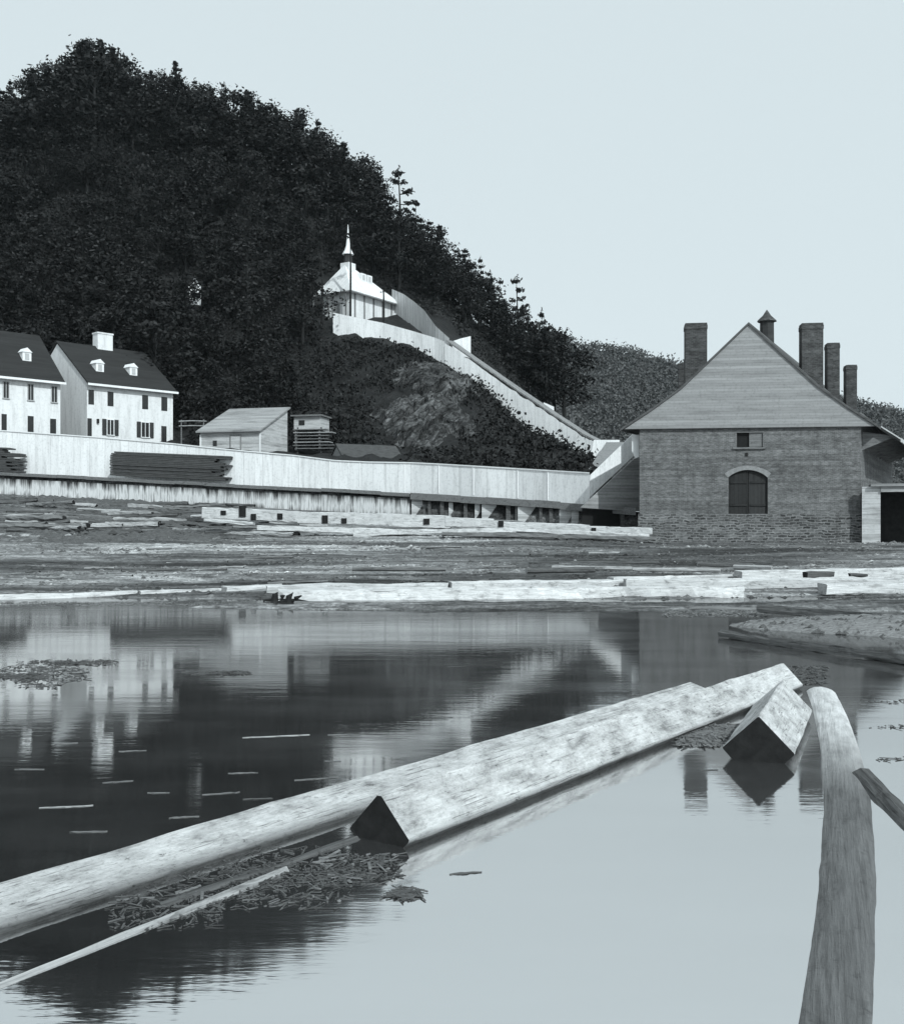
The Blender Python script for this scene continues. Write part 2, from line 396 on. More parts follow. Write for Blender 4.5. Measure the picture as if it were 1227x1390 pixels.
def dmix(t):
    return lambda u: 44+(lerp_tab(Q_D, u)-44)*t
ds2 = [3,12,20,24,28,30,31.5,33,34,36,38,40,42,44]+[dmix(t) for t in (.1,.2,.3,.4,.5,.6,.7,.8,.9,.97)]+[qd(.1),qd(.5),qd(3),
      lambda u: float(np.interp(u, PX, WALL_D))+.2, lambda u: float(np.interp(u, PX, WALL_D))+2.5, 110, 200, 500, 1500, 5000]
def sz(u, d):
    z = shore_z(u, d)
    if 26 < d < 62: z += .04*math.sin(u*.011+d*.9)+.02*math.sin(u*.023-d*1.7)
    return z
grid('shore', us2, ds2, sz, M_mud, .012)
wm = MB(); wm.add([(-400,-60,0),(400,-60,0),(400,40,0),(-400,40,0)], [(0,1,2,3)]); o = wm.build('water', M_water); o['kind'] = 'structure'

mat_mudpale = mat_timber('pale_silt', .09, .30, .25)
# mud bar at the right, and its near neighbour
def mound(name, cx, cy, rx, ry, h, rot, mat, kind='structure', n=26, jit=.03, z0=-.12):
    m = MB(); c, s_ = math.cos(rot), math.sin(rot)
    for j in range(n+1):
        for i in range(n+1):
            u, v = i/n*2-1, j/n*2-1
            r = math.sqrt(u*u+v*v)/1.0
            zz = z0+(h-z0)*max(0, 1-r**2.2)**.6 if r < 1 else z0-.1
            zz += random.gauss(0, jit)
            x, y = u*rx, v*ry
            m.v.append((cx+x*c-y*s_, cy+x*s_+y*c, zz))
    for j in range(n):
        for i in range(n): k = j*(n+1)+i; m.f.append((k, k+1, k+n+2, k+n+1)); m.m.append(0)
    o = m.build(name, mat, smooth=True); o['kind'] = kind; return o
mound('mud_bank', 11.4, 22.6, 5.4, 1.5, .36, R(-22), mat_mudpale, n=44, jit=.022)
mound('mud_bank', 3.0, 29.6, 12, 1.5, .10, R(-1), M_mud)
mound('mud_bank', 13.5, 29.6, 7, 1.9, .16, R(-3), M_mud)

# rock face on the bluff
from mathutils import noise as mn
RK = MB(); nu, nv = 110, 90
for j in range(nv+1):
    for i in range(nu+1):
        u = 484+i*(684-484)/nu; t = j/nv
        D = 97+t*34; y = hill_y(u, D); p = at(u, y, D)
        wob = mn.fractal(Vector((u*.035, y*.05, 3.1)), 1.0, 2.0, 4)*.55
        e1 = 1-(((u-576)/74)**2+((y-574)/42)**2)+wob
        e2 = (1-(((u-596-(y-515)*.6)/66)**2+((y-514)/30)**2)+wob)*.9
        e = max(0, min(1, max(e1, e2)*1.6))*min(1, j/9, (nv-j)/6, i/6, (nu-i)/6)
        q = Vector((p.x*.22, p.y*.1, p.z*.22)); k1, k2 = q.x*.8+q.z*.6, q.z*.8-q.x*.6
        crag = abs(mn.fractal(Vector((k1*.8, q.y, k2*2.0)), .9, 2.1, 5)); led = mn.cell(Vector((k1*1.3, 0, k2*3.0+.4*math.sin(k1*3))))
        off = -.9+e*(1.5+min(1.5, 2.0*crag)+.55*led)
        RK.v.append((p.x, p.y-off*.6, p.z+off*.55))
for j in range(nv):
    for i in range(nu): k = j*(nu+1)+i; RK.f.append((k, k+1, k+nu+2, k+nu+1)); RK.m.append(0)
o = RK.build('rock_face', M_rock); o['kind'] = 'structure'

# far wooded hill
FAR = [(300,520),(560,470),(640,442),(690,440),(745,455),(800,470),(860,477),(930,497),(1000,513),(1100,533),(1165,548),(1227,562),(1400,590),(1800,650),(2300,690)]
def far_y(u, D):
    t = (D-300)/(520-300)
    y0 = lerp_tab(FAR, u); yb = 690
    return yb+(y0-yb)*min(1, max(0, t))**.8 if D <= 520 else y0+(D-520)*.6
grid('far_hill', list(range(300, 2300, 14)), list(range(300, 640, 14)), lambda u, D: zat(far_y(u, D), D), M_hill, .8)

# ---------------------------------------------------------------- foliage
def leaf(m, c, s, mi=0):
    a = Vector((random.gauss(0,1), random.gauss(0,1), random.gauss(0,1))).normalized()
    b = a.orthogonal().normalized(); b.rotate(Matrix.Rotation(random.random()*6.28, 3, a)); d = a.cross(b)
    b = b*s*random.uniform(.6, 1.2); d = d*s*random.uniform(.35, .8)
    m.add([c-b, c-d*.8+b*.2, c+b, c+d], [(0,1,2,3)], mi)
def tuft(m, c, r, n, s, flat=.6):
    for _ in range(n):
        p = Vector((random.gauss(0, r*.5), random.gauss(0, r*.5), random.gauss(0, r*.5*flat))); leaf(m, c+p, s)
def tree_proto(kind, seed, fol):
    random.seed(seed); Ht = 10.0
    root = empty({'pine':'pine_tree','broad':'leafy_tree','ragged':'pine_tree'}[kind], (0,0,-500))
    tr = MB(); cr = MB()
    lean = Vector((random.uniform(-.4,.4), random.uniform(-.4,.4), 0))
    axis = lambda t: Vector((0,0,Ht*t))+lean*t*t
    tr.tube([axis(t)-Vector((0,0,.6 if t == 0 else 0)) for t in (0,.3,.6,.85,.99)], [.2,.15,.1,.06,.02], 6)
    if kind in ('pine', 'ragged'):
        t = .18 if kind == 'pine' else .3
        while t < 1:
            nb = random.randint(3, 5) if kind == 'pine' else random.randint(2, 3)
            L0 = (1-t)**.75*(3.0 if kind == 'pine' else 3.1)+.35
            for _ in range(nb):
                az = random.random()*6.28; L = L0*random.uniform(.45, 1.15)
                up = random.uniform(-.05, .3)
                p0 = axis(t); d = Vector((math.cos(az), math.sin(az), up))
                p1 = p0+d*L
                tr.tube([p0, p0+d*L*.5-Vector((0,0,.05*L)), p1], [.05,.03,.015], 4)
                k = max(2, int(L*2.4))
                for q in range(k):
                    f = .3+.7*(q+random.random()*.6)/k
                    tuft(cr, p0+d*L*f+Vector((0,0,.08)), .34 if kind == 'pine' else .30, 13 if kind == 'pine' else 15, .20, .6)
            t += random.uniform(.045, .075) if kind == 'pine' else random.uniform(.07, .11)
        tuft(cr, axis(1.0), .25, 14, .18, 1.6)
    else:
        for _ in range(34):
            a = random.random()*6.28; zz = random.uniform(.28, .98); rr = 2.9*math.sin(min(1, (zz-.15)/.85)*math.pi)**.6*random.uniform(.3, 1)
            c = axis(zz)+Vector((math.cos(a)*rr, math.sin(a)*rr, 0))
            tr.tube([axis(zz*.75), (axis(zz*.75)+c)/2+Vector((0,0,-.1)), c], [.06,.04,.015], 4)
            tuft(cr, c, random.uniform(.7, 1.15), 46, .22, .8)
    tr.build('trunk', M_trunk, root); cr.build('crown', fol, root)
    return root
protos = [tree_proto('pine', 1, M_fol), tree_proto('pine', 2, M_fol), tree_proto('pine', 3, M_fol),
          tree_proto('broad', 4, M_fol), tree_proto('broad', 5, M_fol), tree_proto('broad', 6, M_fol), tree_proto('ragged', 7, M_fol), tree_proto('ragged', 8, M_fol)]
random.seed(5)
def plant(pi, px, D, h, label, cat='tree', group=None, wide=1.0, z=None):
    t = copy_tree(protos[pi]); zz = hill_z(px, D) if z is None else z
    t.location = ((px-CX)/F*D, D, zz-.2); s = h/10
    t.scale = (s*wide, s*wide, s); t.rotation_euler = (0, 0, random.random()*6.28)
    tag(t, label, cat, group); return t
SKY = [(-60,150),(0,120),(60,85),(100,62),(130,55),(155,62),(180,92),(200,98),(245,92),(270,112),(310,120),(345,128),(380,145),(420,160),(450,180),(465,200),(495,208),(515,232),(530,262),(560,284),(575,295),(600,318),(625,340),(650,355),(675,392),(692,420)]
G1 = 'trees along the crest of the wooded hill'
G2 = 'trees packed on the wooded slope'
x = -55
while x < 690:
    D = random.uniform(178, 188); top = lerp_tab(SKY, x)+random.choice([random.uniform(-4, 6), random.uniform(0, 22)])
    g = hill_y(x, D); h = (g-top)*D/F
    if h > 2.5: plant(random.choice([0,1,2,3,4,5,6,3,4]), x, D, h, 'dark tree on the crest of the wooded hill, seen against the sky', group=G1, wide=random.uniform(.95, 1.35)*max(1, min(1.5, 7/h)))
    x += random.uniform(11, 17)
for fx in range(-60, 660, 17):
    D = random.uniform(173, 179); top = lerp_tab(SKY, fx)+random.uniform(14, 34)
    plant(random.choice([3,4,5,1]), fx+random.uniform(-5, 5), D, max(3, (hill_y(fx, D)-top)*D/F), 'dark tree just below the crest of the wooded hill', group='trees just below the crest', wide=random.uniform(1.2, 1.6))
plant(6, 545, 172, (hill_y(545,172)-228)*172/F, 'tall ragged pine with open branches, highest above the chapel spire on the skyline')
plant(7, 704, 176, (hill_y(704,176)-377)*176/F, 'lone thin pine with open crown standing at the right end of the ridge', wide=.85)
plant(6, 737, 176, (hill_y(737,176)-420)*176/F, 'smallest ragged pine, last on the ridge before the far hill', wide=.6)
plant(7, 676, 178, (hill_y(676,178)-380)*178/F, 'ragged pine just left of the lone thin pine at the ridge end', wide=.7)
for px, top, k, wd in ((684,418,0,1.3),(694,428,3,1.2),(708,418,4,.7),(715,436,1,1.3),(727,440,5,1.2),(741,441,2,1.1),(752,450,3,1.2),(766,456,5,1.3),(700,450,4,1.6),(733,462,3,1.6),(672,440,5,1.5),(655,440,4,1.5)):
    D = random.uniform(170, 178); plant(k, px, D, (hill_y(px, D)-top)*D/F, 'dark tree on the low end of the ridge beside the lone thin pine', group='trees on the low end of the ridge', wide=wd)
for fx, dy, k in ((118,3,0),(131,0,1),(152,2,2),(168,-4,6),(207,2,0),(243,-6,1),(262,4,6),(305,-4,2),(338,2,0),(352,4,6),(402,-5,1),(428,0,7),(470,-4,0),(512,-2,2),(562,-8,7),(598,-6,0),(634,-6,1),(652,-5,7),(666,-8,2)):
    D = random.uniform(179, 186); g = hill_y(fx, D); plant(k, fx, D, (g-lerp_tab(SKY, fx)-dy+3)*D/F, 'ragged conifer tip rising from the crest of the wooded hill', group='conifer tips along the crest', wide=random.uniform(.7, 1.0))
plant(4, 275, 121, 7.5, 'broad dark tree half hiding the scrap of white house', wide=1.2)
random.seed(5); n = 0
rows = [(108,60),(116,66),(124,62),(133,58),(143,52),(153,46),(164,42),(174,38)]
for D0, step in rows:
    x = -70+random.random()*step
    while x < 690:
        D = D0+random.uniform(-4, 4); xx = x+random.uniform(-8, 8); x += step*random.uniform(.62, .88)
        h = random.uniform(7.5, 12)
        gy = hill_y(xx, D); top = gy-h*F/D
        if top < lerp_tab(SKY, xx)+18: h = max(3, (gy-lerp_tab(SKY, xx)-22)*D/F)
        if D < 118 and 225 < xx < 460 : h *= .8
        if xx > 425 and D < 158: continue
        if xx > 405 and D < 130: continue
        if xx > 660 : continue
        if 250 < xx < 285 and D < 150 and gy > 380 and top < 400: h *= .75
        plant(random.choice([0,1,2,3,4,5,3,4,5]), xx, D, h, 'dark tree among the dense trees covering the steep slope', group=G2, wide=random.uniform(1.1, 1.45)); n += 1
for p in protos:
    for ch in list(p.children): bpy.data.objects.remove(ch)
    bpy.data.objects.remove(p)

# undergrowth on the slope
def scatter(name, fn, count, clump, n, s, mat):
    m = MB()
    for _ in range(count):
        p = fn()
        if p is None: continue
        for _k in range(n):
            leaf(m, p+Vector((random.gauss(0, clump), random.gauss(0, clump), abs(random.gauss(0, clump*.8)))), s)
    o = m.build(name, mat); o['kind'] = 'stuff'; return o
STB = [(455,462),(510,466),(560,481),(600,494),(640,522),(690,572),(760,607),(795,634)]
STD = [(455,137),(600,132),(700,127.5),(800,122.5)]
def ug():
    px = random.uniform(-200, 800); D = random.uniform(93, 180)
    y = hill_y(px, D)
    if px > 440 and D > lerp_tab(STD, px)-1.2 and D < lerp_tab(STD, px)+12: return None
    if px > 425 and px < 640 and 134 < D < 156: return None
    if px < 255 and D < 104: return None
    if 255 < px < 560 and D < 99.5: return None
    if px > 700 and D < 75: return None
    rx, ry = (px-577)/78, (y-576)/48
    if rx*rx+ry*ry < random.uniform(.7, 1.1): return None
    rx, ry = (px-596)/66, (y-514)/32
    if rx*rx+ry*ry < random.uniform(.6, 1.1) and random.random() < .8: return None
    return at(px, y, D)
scatter('undergrowth', ug, 8000, .7, 13, .26, M_fol)
def edge():
    px = random.uniform(455, 795); D = lerp_tab(STD, px)-random.uniform(.9, 2.6)
    p = at(px, hill_y(px, D), D); p.z -= random.uniform(.2, .9); return p
scatter('undergrowth', edge, 420, .42, 16, .2, M_fol)
def foot():
    px = random.uniform(560, 800); D = float(np.interp(px, PX, WALL_D))+random.uniform(2, 16)
    return at(px, hill_y(px, D)+3, D)
scatter('undergrowth', foot, 420, .5, 14, .22, M_fol)
def fw():
    px = random.uniform(560, 1350); D = random.uniform(312, 530)
    p = at(px, far_y(px, D), D); return p
o = scatter('distant_wood', fw, 8500, 2.0, 13, .78, M_far)
tag(o, 'wood covering the far hill behind the brick barn')

# ---------------------------------------------------------------- ribbon walls
def ribbon(name, tab, mat, thick=.3, sub=6, rough_bottom=0, parent=None, rough_top=0):
    "tab: (px, ytop, ybot, D); a wall standing along that line"
    m = MB(); pts = []
    for (a, b) in zip(tab, tab[1:]):
        for k in range(sub): pts.append(tuple(a[i]+(b[i]-a[i])*k/sub for i in range(4)))
    pts.append(tab[-1]); uv = []
    for i, (px, yt, yb, D) in enumerate(pts):
        p = at(px, yt, D); q = at(px, yb, D)
        zt = p.z+random.uniform(-1, 1)*rough_top; zb = q.z-.5-random.random()*rough_bottom
        for (dy, z, v) in ((0, zb, 0), (0, zt, 1), (thick, zt, 1), (thick, zb, 0)):
            m.v.append((p.x, p.y+dy, z)); uv.append((p.x*.1, v))
    for i in range(len(pts)-1):
        a, b = i*4, i*4+4
        for k in range(4): m.f.append((a+k, b+k, b+(k+1) % 4, a+(k+1) % 4)[::-1]); m.m.append(0)
    m.f.append((0,1,2,3)); m.m.append(0); k = (len(pts)-1)*4; m.f.append((k+3,k+2,k+1,k)); m.m.append(0)
    m.uv = uv
    return m.build(name, mat, parent, recentre=parent is None)

# white retaining wall above the quay
rw = empty('retaining_wall', at(0, 640, 88), 0, 'long whitewashed board wall running below the houses to the ramp', 'wall')
def child_world(o, root): o.parent = root; o.location = Vector(o.location)-root.location; return o
tab = [(px, t, t+{0:52,1:50}.get(i, 0) or 0, d) for i, (px, t, d) in enumerate(zip(PX, WALL_TOP, WALL_D))]
WB = {-500:610,-100:630,0:640,130:646,235:649,300:652,400:658,455:661,500:661,560:662,600:664,650:667,700:670,750:673,800:677}
tab = [(px, t, WB[px], d) for px, t, d in zip(PX, WALL_TOP, WALL_D) if px in WB]
child_world(ribbon('wall_face', tab, M_white, .25, 6, 0), rw)
cp = [(px, t-.8, t-.0, d-.04) for px, t, wb, d in tab]
m = MB()
for (a, b) in zip(tab, tab[1:]):
    p, q = at(a[0], a[1], a[3]), at(b[0], b[1], b[3]); d = (q-p)
    m.add([p+Vector((0,-.07,.004)), q+Vector((0,-.07,.004)), q+Vector((0,.33,.004)), p+Vector((0,.33,.004)), p+Vector((0,-.07,.09)), q+Vector((0,-.07,.09)), q+Vector((0,.33,.09)), p+Vector((0,.33,.09))],
      [(0,3,2,1),(4,5,6,7),(0,1,5,4),(2,3,7,6),(0,4,7,3),(1,2,6,5)])
child_world(m.build('cap_rail', M_trim, recentre=True), rw)
px = -90
while px < 790:
    d = float(np.interp(px, PX, WALL_D)); t = float(np.interp(px, PX, WALL_TOP)); bt = np.interp(px, sorted(WB), [WB[k] for k in sorted(WB)])
    p, q = at(px, t, d), at(px, bt, d)
    child_world(MB().box(p.x-.05, p.x+.05, p.y-.02, p.y-.003, q.z-.3, p.z).build('batten', M_white, recentre=True), rw)
    px += random.choice([41, 47, 60])

# lower quay wall with stained planks, cap walk, and the open dark bays to the right
qw = empty('quay_wall', at(0, 668, 80), 0, 'low quay wall of stained pale planks below the white wall', 'quay wall')
tq = [(px, lerp_tab(Q_T, px)+8, lerp_tab(Q_B, px), lerp_tab(Q_D, px)) for px in (-160,-80,0,100,200,300,400,480,556)]
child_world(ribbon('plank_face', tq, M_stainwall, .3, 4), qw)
def capwalk(x0, x1, n, name, root, mat, h=.38, dep=1.0):
    m = MB()
    for i in range(n):
        a, b = x0+(x1-x0)*i/n, x0+(x1-x0)*(i+1)/n
        ps = []
        for u in (a, b):
            d = lerp_tab(Q_D, u); p = at(u, lerp_tab(Q_T, u), d); ps.append(p)
        p, q = ps; jz = random.uniform(-.04, .04)
        V = lambda r, dy, dz: r+Vector((0, dy, dz+jz))
        m.add([V(p,-.22,-h), V(q,-.22,-h), V(q,dep,-h), V(p,dep,-h), V(p,-.22,0), V(q,-.22,0), V(q,dep,0), V(p,dep,0)],
          [(0,3,2,1),(4,5,6,7),(0,1,5,4),(2,3,7,6),(0,4,7,3),(1,2,6,5)])
    return child_world(m.build(name, mat, recentre=True), root)
capwalk(-160, 556, 18, 'cap_beam', qw, M_t_wet, .24)
ob = empty('open_quay', at(700, 700, 67), 0, 'open dark timber quay on posts between the plank wall and the ramp', 'quay')
capwalk(557, 862, 9, 'deck_beam', ob, M_t_wet, .45, 2.5)
for px, wd, lt in ((566,15,1),(583,4,0),(600,5,0),(612,6,1),(632,5,0),(648,7,1),(664,20,1),(690,6,0),(702,5,0),(715,24,1),(734,4,0),(748,5,0),(768,17,1),(781,10,1),(800,5,0),(820,6,0),(845,5,0)):
    d = lerp_tab(Q_D, px); p = at(px, lerp_tab(Q_T, px), d); q = at(px, lerp_tab(Q_B, px), d); hw = wd/2/F*d
    m = MB().box(p.x-hw, p.x+hw, p.y+(.15 if lt else 0), p.y+(.25 if lt else .3), q.z-.3, p.z-.46)
    child_world(m.build('plank_panel' if lt else 'post', M_shedw if lt else M_t_dark, recentre=True), ob)
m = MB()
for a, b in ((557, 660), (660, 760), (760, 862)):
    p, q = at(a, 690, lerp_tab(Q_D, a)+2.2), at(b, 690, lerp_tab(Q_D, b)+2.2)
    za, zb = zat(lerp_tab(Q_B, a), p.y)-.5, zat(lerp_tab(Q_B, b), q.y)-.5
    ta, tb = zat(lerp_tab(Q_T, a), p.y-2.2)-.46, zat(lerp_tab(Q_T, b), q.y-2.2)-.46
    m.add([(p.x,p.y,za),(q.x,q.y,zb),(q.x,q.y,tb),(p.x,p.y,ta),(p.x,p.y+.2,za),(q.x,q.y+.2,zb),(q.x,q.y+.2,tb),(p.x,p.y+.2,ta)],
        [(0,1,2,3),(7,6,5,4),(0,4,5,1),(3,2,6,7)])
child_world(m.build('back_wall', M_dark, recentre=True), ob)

# white retaining wall of the chapel and the boarded stair running down the bluff
cw = ribbon('retaining_wall', [(452,424,457,137),(480,430,458,136.5),(520,438,464,136),(560,449,478,134.5),(590,458,490,133),(603,463,495,132)], M_white2, .3, 5, .5)
tag(cw, 'curved whitewashed wall under the hillside chapel', 'wall')
cs = empty('covered_stair', at(700, 570, 112), 0, 'long white boarded stairway running down the bluff to the ramp', 'stairway')
ts = [(603.5,464,495,131.9),(640,490,521,130),(700,532,573,127.5),(750,566,605,125),(790,592,630,123),(808,601,640,122)]
child_world(ribbon('boarded_side', ts, M_white2, .25, 9, .3, None, .12), cs)
m = MB()
for a, b in zip(ts, ts[1:]):
    p, q = at(a[0]+2, a[1]-3.0, a[3]), at(b[0]+2, b[1]-3.0, b[3])
    m.add([p+Vector((0,-.15,0)), q+Vector((0,-.15,0)), q+Vector((1.0,1.6,.1)), p+Vector((1.0,1.6,.1)), p+Vector((0,-.15,-.2)), q+Vector((0,-.15,-.2)), q+Vector((1.0,1.6,-.1)), p+Vector((1.0,1.6,-.1))],
      [(0,1,2,3),(7,6,5,4),(0,4,5,1),(2,6,7,3),(0,3,7,4),(1,5,6,2)])
child_world(m.build('roof', M_greyv, recentre=True), cs)
tf = ribbon('picket_fence', [(532,392,417,149),(548,399,427,146),(562,409,437,143),(577,422,448,139),(578,424,450,138.5),(592,443,460,135),(610,459,466,132.6)], mat_boards('pale_pickets', .68, .3, True, .3, .35), .12, 5, .2)
tag(tf, 'pale curving fence rising from the stair head behind the chapel', 'fence')
hw_ = ribbon('gate_screen', [(614,463,470,134),(626,459,476,134),(639,456,480,134)], M_white, .2, 3, .2)
tag(hw_, 'short white board screen at the head of the stairway', 'screen')
bw_ = ribbon('bench_rail', [(738,546,551,150),(752,552,558,150)], M_trim, .3, 2)
tag(bw_, 'small white landing rail above the middle of the stairway', 'rail')

# ---------------------------------------------------------------- generic house parts
def window(root, t0, t1, z0, z1, y=-.0, frame=True, panes=2, dark=M_glass, name='window'):
    m = MB().box(t0, t1, y-.03, y-.006, z0, z1); wdw = m.build(name, dark, root)
    if frame:
        f = MB(); b = .07
        f.box(t0-b, t0, y-.06, y-.004, z0, z1); f.box(t1, t1+b, y-.06, y-.004, z0, z1); f.box(t0-b, t1+b, y-.065, y-.004, z1, z1+b); f.box(t0-b-.03, t1+b+.03, y-.12, y-.004, z0-b, z0)
        if panes: f.box((t0+t1)/2-.025, (t0+t1)/2+.025, y-.055, y-.032, z0, z1)
        f.build('frame', M_sash if frame == 2 else M_trim, wdw)
    return wdw
def house(name, px, D, az, length, depth, zb, ze, zr, label, cat, mats, group=None, over=.45):
    P = at(px, HY, D); root = empty(name, (P.x, P.y, zb), R(90-az), label, cat, group)
    wall, roof = mats; e, r = ze-zb, zr-zb
    m = MB(); hd = depth/2
    m.add([(0,0,-1),(length,0,-1),(length,depth,-1),(0,depth,-1),(0,0,e),(length,0,e),(length,depth,e),(0,depth,e),(0,hd,r-.1),(length,hd,r-.1)],
       [(0,1,5,4),(1,2,6,9,5),(2,3,7,6),(3,0,4,8,7),(4,5,9,8),(6,7,8,9)])
    m.build('wall', wall, root)
    sl = (r-e)/hd; th = .16; ov = over
    m = MB()
    for sgn in (0, 1):
        y0, y1 = (-ov, hd) if not sgn else (depth+ov, hd)
        z0 = e-sl*ov
        a = [(-.12,y0,z0),(length+.25,y0,z0),(length+.25,y1,r),(-.12,y1,r)]
        b = [(x_,y_,z_+th) for x_,y_,z_ in a]
        f = [(0,3,2,1),(4,5,6,7),(0,1,5,4),(1,2,6,5),(2,3,7,6),(3,0,4,7)]
        m.add(a+b, f if not sgn else [t[::-1] for t in f])
    rf = m.build('roof', roof, root)
    MB().box(-.15, length+.3, -ov-.1, -ov+.0-.003, e-sl*ov-.06, e-sl*ov+.14).build('cornice', M_trim, root)
    return root, rf, e, r, sl, hd
def dormer(root, x, sl, e, yf, w_=.8, h_=1.3):
    z = e+sl*yf
    d = MB().box(x-w_/2, x+w_/2, yf, yf+1.6, z-.1, z+h_*.72)
    d.prism([(x-w_/2-.08, z+h_*.72+.002),(x+w_/2+.08, z+h_*.72+.002),(x, z+h_+.05)], yf-.08, yf+2.0)
    dd = d.build('dormer', M_trim, root)
    MB().box(x-w_*.24, x+w_*.24, yf-.03, yf-.004, z+.25, z+h_*.64).build('pane', M_sash, dd)
def shutters(root, t0, t1, z0, z1, wd=.45):
    for a, b in ((t0-.08-wd, t0-.08), (t1+.08, t1+.08+wd)):
        MB().box(a, b, -.075, -.005, z0-.05, z1+.05).build('shutter', M_shutter, root)

# right house of the pair
zb = 9.0
root, rf, e, r, sl, hd = house('white_house', 118, 95, 43, 9.0, 11.6, zb, 15.3, 19.55, 'white two-storey house with full gable and tall chimney, right of the pair', 'house', (M_house, M_roofdark))
ch = MB().box(3.9, 5.5, hd-.5, hd+.5, r-1.2, r+1.35); ch.box(3.84, 5.56, hd-.56, hd+.56, r+1.353, r+1.5); ch.build('chimney', M_house, rf)
dormer(root, 2.1, sl, e, 1.5); dormer(root, 5.6, sl, e, 1.5)
def tx(px, P0=(-33.62, 95), a=43):
    rr = (px-CX)/F; return (rr*P0[1]-P0[0])/(math.sin(R(a))-rr*math.cos(R(a)))
for a, b in ((120,127.5),(146,154),(193,201),(219,227)):
    window(root, tx(a), tx(b), 3.95+.25, 5.35+.2, 0, False)
window(root, tx(118.6), tx(124.5), .9, 2.9, 0, False, name='door')
window(root, tx(219), tx(226), .5, 2.7, 0, False, name='door')
for a, b in ((145.5,154),(192,202)):
    window(root, tx(a), tx(b), 1.5, 2.9); shutters(root, tx(a), tx(b), 1.5, 2.9, .42)
w2 = MB().box(tx(131), tx(133.5), -.2, -.01, 2.5, 2.9).build('lantern', M_dark, root)
# left house
P1 = (-35.35, 93.1); L1 = 14.0; dx, dy = math.sin(R(43)), math.cos(R(43))
c0 = (P1[0]-dx*L1, P1[1]-dy*L1)
px0 = c0[0]/c0[1]*F+CX
root, rf, e, r, sl, hd = house('white_house', px0, c0[1], 43, L1, 9.3, zb, 15.2, 19.6, 'white house with dark roof and one dormer, left of the pair, cut by the frame', 'house', (M_house, M_roofdark))
tx1 = lambda p: tx(p, c0)
dormer(root, tx(36, (c0[0]-.73*1.6, c0[1]+.68*1.6)), sl, e, 1.5)
dormer(root, tx(36, (c0[0]-.73*1.6, c0[1]+.68*1.6))-5, sl, e, 1.5)
for p in (8, 41.5, 73.5):
    wn = window(root, tx1(p-3.5), tx1(p+3.5), 4.1, 5.5, 0, 2)
for a, b in ((2,9),(37.5,45.5)): window(root, tx1(a), tx1(b), .9, 2.7, 0, False)
window(root, tx1(68), tx1(76), .0, 2.6, 0, False, name='door')
ch = MB().box(3, 4.2, hd-.5, hd+.5, r-1.2, r+1.1); ch.build('chimney', M_house, rf)

# pale shed with lean-to roof
P0 = at(272, 0, 93); zb = 8.15
root = empty('plank_shed', (P0.x, P0.y, zb), R(-15), 'pale plank shed with sloping light roof right of the houses', 'shed')
W, Dp, h0, h1 = 5.9, 5.8, 2.35, 4.75
m = MB(); m.add([(0,0,-.6),(W,0,-.6),(W,Dp,-.6),(0,Dp,-.6),(0,0,h0),(W,0,h0),(W,Dp,h1),(0,Dp,h1)], [(0,3,2,1),(4,5,6,7),(0,1,5,4),(1,2,6,5),(2,3,7,6),(3,0,4,7)])
m.build('wall', M_shedw, root)
m = MB(); s_ = (h1-h0)/Dp
a = [(-.25,-.4,h0-.4*s_+.02),(W+.2,-.4,h0-.4*s_+.02),(W+.2,Dp+.3,h1+.3*s_+.02),(-.25,Dp+.3,h1+.3*s_+.02)]
m.add(a+[(p[0],p[1],p[2]+.14) for p in a], [(0,3,2,1),(4,5,6,7),(0,1,5,4),(1,2,6,5),(2,3,7,6),(3,0,4,7)]); m.build('roof', M_greyboards, root)
window(root, 1.25, 1.65, 1.0, 1.5, 0, False)
MB().box(3.05, 3.95, -.05, -.005, -.3, 1.85).build('door', M_shedw, root)
m = MB(); m.box(2.95, 3.05, -.08, -.004, -.3, 2.0); m.box(3.95, 4.05, -.08, -.004, -.3, 2.0); m.box(3.05, 3.95, -.08, -.055, 1.85, 2.0); m.build('door_frame', M_greyv, root)
m = MB(); m.box(-.04, .1, -.06, -.004, -.5, h0-.3); m.box(W-.1, W+.04, -.06, -.004, -.5, h0-.3); m.build('corner_board', M_trim, root)
# small store on stilts behind, right of the shed
P0 = at(399, 0, 100)
root = empty('small_store', (P0.x, P0.y, zat(618, 100)), R(-12), 'small white store with flat dark roof raised behind the plank shed', 'store')
MB().box(0, 2.7, 0, 2.6, 2.4, 3.75).build('wall', M_shedw, root)
MB().box(-.25, 2.9, -.3, 2.8, 3.753, 3.9).build('roof', M_t_wet, root)
for xx in (.1, 2.5): MB().box(xx, xx+.15, .02, .17, -.4, 2.397).build('post', M_t_wet, root)
window(root, .5, 1.1, 2.9, 3.4, 0, False)
# board rack
for i, (px, y, D, L, lab) in enumerate(((398, 612, 97, 3.4, 'stack of spaced dark boards beside the plank shed'), )):
    P0 = at(px, 0, D); root = empty('board_stack', (P0.x, P0.y, hill_z(px+20, D)), R(-10), lab, 'lumber stack')
    for k in range(7):
        MB().box(random.uniform(-.2,.2), L+random.uniform(-.5,.6), random.uniform(-.1,0), 1.2, .25+k*.3, .33+k*.3).build('board', M_t_old if k in (2, 5) else M_t_wet, root)
    m = MB(); 
    for xx in (.3, 2.6): m.box(xx, xx+.12, .2, .32, -.3, 2.3)
    m.build('stacking_post', M_t_dark, root)
P0 = at(243, 0, 97); root = empty('pole_rail', (P0.x, P0.y, hill_z(255, 97)), R(-8), 'low rail of weathered poles between the house and the plank shed', 'rail')
for z_ in (1.9, 2.35): MB().tube([(0,0,z_),(1.3,0,z_+.03),(2.7,0,z_-.03)], [.06,.055,.05], 6).build('pole', M_t_old, root)
for xx in (.2, 2.4): MB().tube([(xx,.08,-.4),(xx,.08,2.5)], [.07,.06], 6).build('post', M_t_wet, root)
